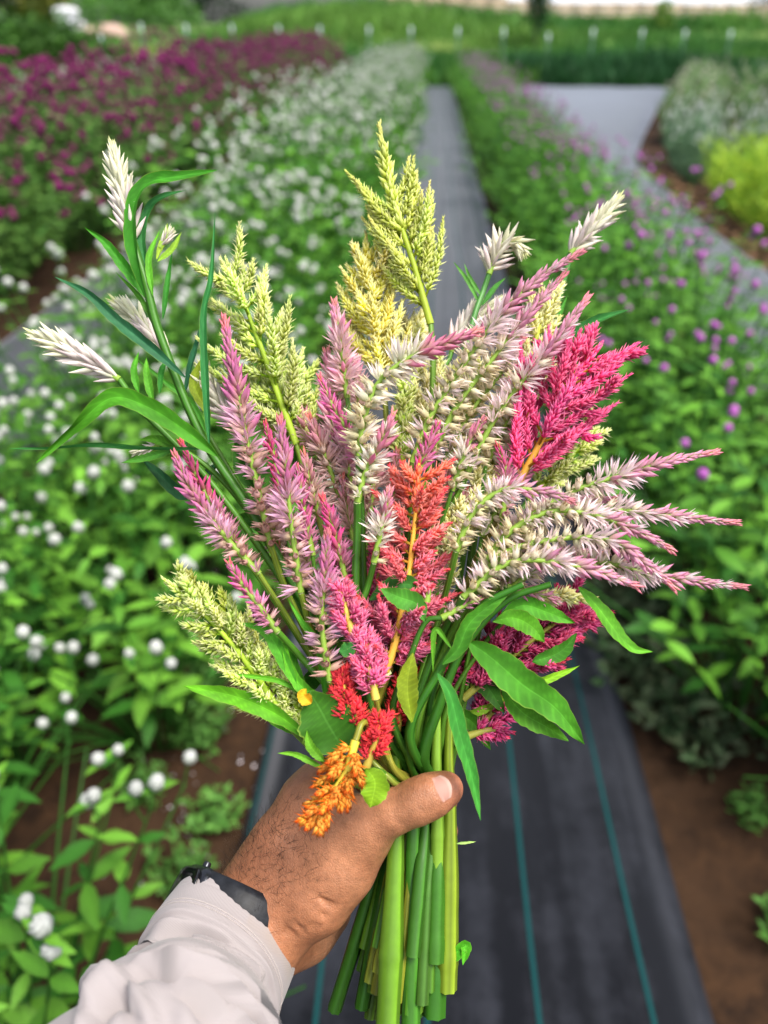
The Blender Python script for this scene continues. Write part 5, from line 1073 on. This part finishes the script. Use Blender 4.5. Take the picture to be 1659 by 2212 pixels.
# ---- sleeve: forearm tube with a stitched cuff and soft folds, running on to the elbow and upper arm
def cloth_mat():
    m, nt, b = newmat('shirt_cloth'); N = nt.nodes; L = nt.links
    at = N.new('ShaderNodeVertexColor'); at.layer_name = 'Col'; uv = N.new('ShaderNodeTexCoord')
    n2 = N.new('ShaderNodeTexNoise'); n2.inputs['Scale'].default_value = 26; n2.inputs['Detail'].default_value = 6; L.new(uv.outputs['Object'], n2.inputs[0])
    rp = N.new('ShaderNodeMapRange'); rp.inputs['From Min'].default_value = .66; rp.inputs['From Max'].default_value = .78; rp.inputs['To Max'].default_value = .35; L.new(n2.outputs['Fac'], rp.inputs[0])
    mx = N.new('ShaderNodeMix'); mx.data_type = 'RGBA'; L.new(rp.outputs[0], mx.inputs['Factor']); L.new(at.outputs['Color'], mx.inputs[6]); mx.inputs[7].default_value = (.33, .25, .18, 1); L.new(mx.outputs[2], b.inputs['Base Color'])
    b.inputs['Roughness'].default_value = .85; b.inputs['Specular IOR Level'].default_value = .2; b.inputs['Sheen Weight'].default_value = .15
    w = N.new('ShaderNodeTexWave'); w.inputs['Scale'].default_value = 420; w.bands_direction = 'DIAGONAL'; L.new(uv.outputs['Object'], w.inputs['Vector'])
    bp = N.new('ShaderNodeBump'); bp.inputs['Strength'].default_value = .25; bp.inputs['Distance'].default_value = .0003; L.new(w.outputs['Fac'], bp.inputs['Height']); L.new(bp.outputs[0], b.inputs['Normal'])
    return m
M_cloth = cloth_mat()
elbow = np.array([-.255, .02, 1.16]); shoulder = np.array([-.27, -.22, 1.38])
cen = catmull(np.vstack([P(503, 2029, .434), P(459, 2106, .413), P(395, 2225, .378), P(310, 2370, .335), elbow, shoulder]), 260)
Ls = np.r_[0, np.cumsum(np.linalg.norm(np.diff(cen, axis=0), axis=1))]; t, xx, yy = curve_frames(cen)
vd = nz(-FW); xr = np.array([nz(np.cross(q, vd)) for q in t]); yr = np.cross(xr, t)     # yr towards the viewer
NA = 120; an = np.linspace(0, 2*math.pi, NA, endpoint=False); SV = []; SK = []
cl0 = _S('#979091'); 
def fold_r(s, a):
    """sleeve radius in metres at distance s from the hem and angle a (0 = viewer's right edge, pi/2 = towards viewer)"""
    r0 = np.interp(s, [0, .02, .034, .05, .08, .14, .25, .5], [.0345, .0358, .0370, .0382, .0415, .0470, .053, .060])
    cuff = smooth(.031, .026, s) if False else (1-smooth(.026, .031, s))
    body_ = 1-cuff
    # main diagonal folds that sag from the left edge round to the right
    def ridge(s0, slope, w, amp, a0, aw): return amp*np.exp(-((s-s0-slope*np.cos(a-1.2)-.006*np.sin(2*a))/w)**2)*np.exp(-((np.angle(np.exp(1j*(a-a0))))/aw)**2)
    fz = 0*ridge(.041, .006, .0055, .0052, 1.6, 1.9)+ridge(.064, -.012, .008, .0058, 1.9, 1.3)+ridge(.052, .018, .006, .0042, .5, .8)+ridge(.090, -.022, .011, .0062, 1.5, 1.3)+ridge(.122, .02, .014, .006, 1.2, 1.5)+ridge(.16, -.02, .016, .006, 1.8, 1.6)+ridge(.2, .02, .02, .006, 1.4, 2)
    pk = .0008*np.sin(a*9+s*120)*np.exp(-((s-.036)/.012)**2)+.0006*np.sin(a*5-s*60)
    st = -.00035*(np.exp(-((s-.0045)/.0006)**2)+np.exp(-((s-.0205)/.0006)**2)+np.exp(-((s-.0235)/.0006)**2))*cuff
    seam = .0028*(1-smooth(.0300, .0325, s))+.0050*(1-smooth(.02, .05, s))*np.exp(-(np.angle(np.exp(1j*(a-.39)))/.55)**2)
    return r0+body_*(fz+pk)+st+seam+.0010*np.sin(a*2+.6)
# outer skin from the hem up the arm, then the turned-in hem
rowsS = np.r_[np.linspace(0, .06, 110), np.linspace(.061, .20, 90), np.linspace(.204, Ls[-1], 60)]
def row(s, rr, in_=0):
    k = np.interp(s, Ls, np.arange(len(Ls))); i0 = int(min(k, len(Ls)-2)); w = k-i0
    c_, X_, Y_ = cen[i0]*(1-w)+cen[i0+1]*w, nz(xr[i0]*(1-w)+xr[i0+1]*w), nz(yr[i0]*(1-w)+yr[i0+1]*w)
    return c_+X_*np.cos(an)[:, None]*rr[:, None]*1.02+Y_*np.sin(an)[:, None]*rr[:, None]*.96
FOLDS = [  # pixel course of each fold, height m, width px, valley depth m, valley offset px
    ([(318, 2035), (345, 2006), (385, 1985), (440, 1980), (500, 2003), (560, 2051), (604, 2098)], .0030, 13, .0042, 22),
    ([(205, 2160), (243, 2118), (285, 2072), (340, 2058), (388, 2082), (451, 2148), (484, 2199), (510, 2260)], .0052, 17, .0050, 30),
    ([(170, 2230), (195, 2172), (227, 2133), (262, 2120), (300, 2160), (330, 2230)], .0045, 18, .0030, 30),
    ([(500, 2040), (540, 2080), (565, 2120), (560, 2165), (545, 2230)], .0030, 13, .0045, -20),
    ([(430, 2040), (470, 2100), (520, 2150), (540, 2230)], .0022, 22, .0030, 34),
    ([(600, 2100), (585, 2140), (590, 2230)], .0028, 12, .0030, 18),
    ([(380, 2120), (400, 2180), (405, 2260)], .0020, 26, .0012, 40)]
def fold_disp(pts):
    dcam = (pts-CAM)@FW; Xp = ((pts-CAM)@RT)/dcam*FPX+IW/2; Yp = IH/2-((pts-CAM)@UP)/dcam*FPX; o = np.zeros(len(pts))
    for pl, a_, w_, va, vo in FOLDS:
        q = catmull(np.array([(x, y, 0) for x, y in pl], float), 60)[:, :2]; dx = Xp[:, None]-q[None, :, 0]; dy = Yp[:, None]-q[None, :, 1]; d2 = dx*dx+dy*dy; k = d2.argmin(1)
        tg = np.gradient(q, axis=0); tg /= np.linalg.norm(tg, axis=1, keepdims=True); ii = np.arange(len(pts)); sg = tg[k, 0]*dy[ii, k]-tg[k, 1]*dx[ii, k]; dist = np.sqrt(d2[ii, k])
        endf = np.sin(np.pi*np.clip((k+3)/66, 0, 1))**.5; sd2 = np.sign(sg)*dist
        o += endf*(1.6*a_*np.exp(-(dist/(w_*.8))**2)-2.0*va*np.exp(-((sd2-vo)/(w_*.75))**2))
    return o
for s in rowsS:
    R_ = fold_r(s, an)
    if .0325 < s < .30: R_ = R_+fold_disp(row(s, R_))*smooth(.0325, .037, s)*smooth(-.35, .15, np.sin(an))
    SV.append(row(s, R_)); dirt = np.clip(.5+.5*np.sin(an*3+s*200)+.3*np.sin(an*11), 0, 1)*np.exp(-((s-.008)/.010)**2)*.22*(np.cos(an-math.pi) > -.2)
    stc = (abs(s-.0205) < .0005 or abs(s-.0235) < .0005)*(np.arange(NA) % 2)*.25
    SK.append(cl0[None]*(1-dirt[:, None])+_S('#9a8566')*dirt[:, None]-cl0[None]*stc[:, None]*.6)
inner = [row(.0006, fold_r(.0, an)-.0010), row(.012, fold_r(.012, an)-.0022), row(.035, fold_r(.035, an)*0+.0335)]
SVa = np.vstack(inner[::-1]+SV); SKa = np.vstack([np.tile(cl0*.9, (NA*3, 1))]+SK); nr = len(SVa)//NA
i = np.arange(nr-1)[:, None]*NA; j = np.arange(NA); SF = np.stack([i+j, i+NA+j, i+NA+(j+1) % NA, i+(j+1) % NA], -1).reshape(-1, 4)
sleeve = obj('sleeve', mesh('sleeve', SVa-OFF, SF, SKa), M_cloth, person)
# rows of stitches on the cuff
A = Acc()
for s0 in (.0205, .0245):
    rr = fold_r(s0, an)+.0002; R0 = row(s0, rr); 
    for q in range(0, NA*2):
        a0 = q/2; k0 = int(a0) % NA; k1 = (k0+1) % NA; w = a0-int(a0); p0 = R0[k0]*(1-w)+R0[k1]*w; p1 = R0[k0]*(1-w-.32)+R0[k1]*(w+.32)
        A.add(*tube(np.array([p0, (p0+p1)/2+nz((p0+p1)/2-cen[0])*.0001, p1]), .00018, 4, cap=False, col=_S('#b9aeaa')))
obj('stitching', A.mesh('stitching', OFF), M_cloth, sleeve, kind='stuff')

# ---- wrist watch, mostly under the cuff
WO = P(515, 1985, .442); wa = nz(P(556, 1900, .452)-P(509, 2002, .438)); wx = nz(np.cross(wa, vd)); wy = np.cross(wx, wa)
watch = empty('wrist_watch', WO, 'black wrist watch with ribbed strap half hidden under the shirt cuff', 'watch')
M_strap = noise_mat('black_rubber', (.008, .009, .012), (.02, .022, .028), 300, .45, .2, .0005); M_case = noise_mat('dark_metal', (.02, .022, .028), (.045, .048, .06), 50, .25, .05, .0002, spec=.6)
M_case.node_tree.nodes['Principled BSDF'].inputs['Metallic'].default_value = .7
wc = P(522, 1971, .4420); a2 = np.linspace(0, 2*math.pi, 97)
prof = [(-.0095, 0), (-.0095, .0022), (-.006, .0034), (0, .0036), (.006, .0034), (.0095, .0022), (.0095, 0)]
RX, RY = .0335, .0325; SV = []
for q, a in enumerate(a2[:-1]):
    rb = .0003 if q % 2 else 0
    for (z, rr) in prof: SV.append(wc+wa*z+wx*math.cos(a)*(RX+rr+rb)+wy*math.sin(a)*(RY+rr+rb))
m = len(prof); i = np.arange(96)[:, None]; j = np.arange(m-1); SF = np.stack([i*m+j, ((i+1) % 96)*m+j, ((i+1) % 96)*m+j+1, i*m+j+1], -1).reshape(-1, 4)
obj('strap', mesh('strap', np.array(SV)-WO, SF), M_strap, watch)
ca = 2.75; cdir = wx*math.cos(ca)+wy*math.sin(ca); ctan = -wx*math.sin(ca)+wy*math.cos(ca); cc = wc+cdir*(RX-.0005)-wa*.006
def rbox(w, l, hgt, n=10, e=.25):
    """rounded block: super-ellipse footprint w x l, height hgt with rounded rim"""
    V = []; a = np.arange(40)*2*math.pi/40; lv = [(0, .86), (.12, .97), (.4, 1.0), (.72, .98), (.9, .90), (1.0, .72), (1.03, .3), (1.035, .001)]
    for z, s in lv: V += [[w/2*s*np.sign(math.cos(q))*abs(math.cos(q))**(2*e), l/2*s*np.sign(math.sin(q))*abs(math.sin(q))**(2*e), hgt*z] for q in a]
    i = np.arange(len(lv)-1)[:, None]*40; j = np.arange(40); return np.array(V), np.stack([i+j, i+(j+1) % 40, i+40+(j+1) % 40, i+40+j], -1).reshape(-1, 4)
def place_w(V, o): return o+V[:, :1]*ctan+V[:, 1:2]*wa+V[:, 2:]*cdir
V_, F_ = rbox(.034, .034, .0095); case = obj('case', mesh('case', place_w(V_, cc-cdir*.005)-WO, F_), M_case, watch)
V_, F_ = rbox(.029, .029, .0015); M_glass, _n, _b = newmat('watch_glass'); _b.inputs['Base Color'].default_value = (.004, .004, .006, 1); _b.inputs['Roughness'].default_value = .06
obj('screen', mesh('screen', place_w(V_, cc+cdir*.0047)-WO, F_), M_glass, watch)
V_, F_, K_ = tube(np.array([cc+wa*.0165-ctan*.004, cc+wa*.0180-ctan*.004, cc+wa*.0192-ctan*.004]), [.0022, .0022, .0019], 12); obj('crown_button', mesh('crown_button', V_-WO, F_), M_case, case)
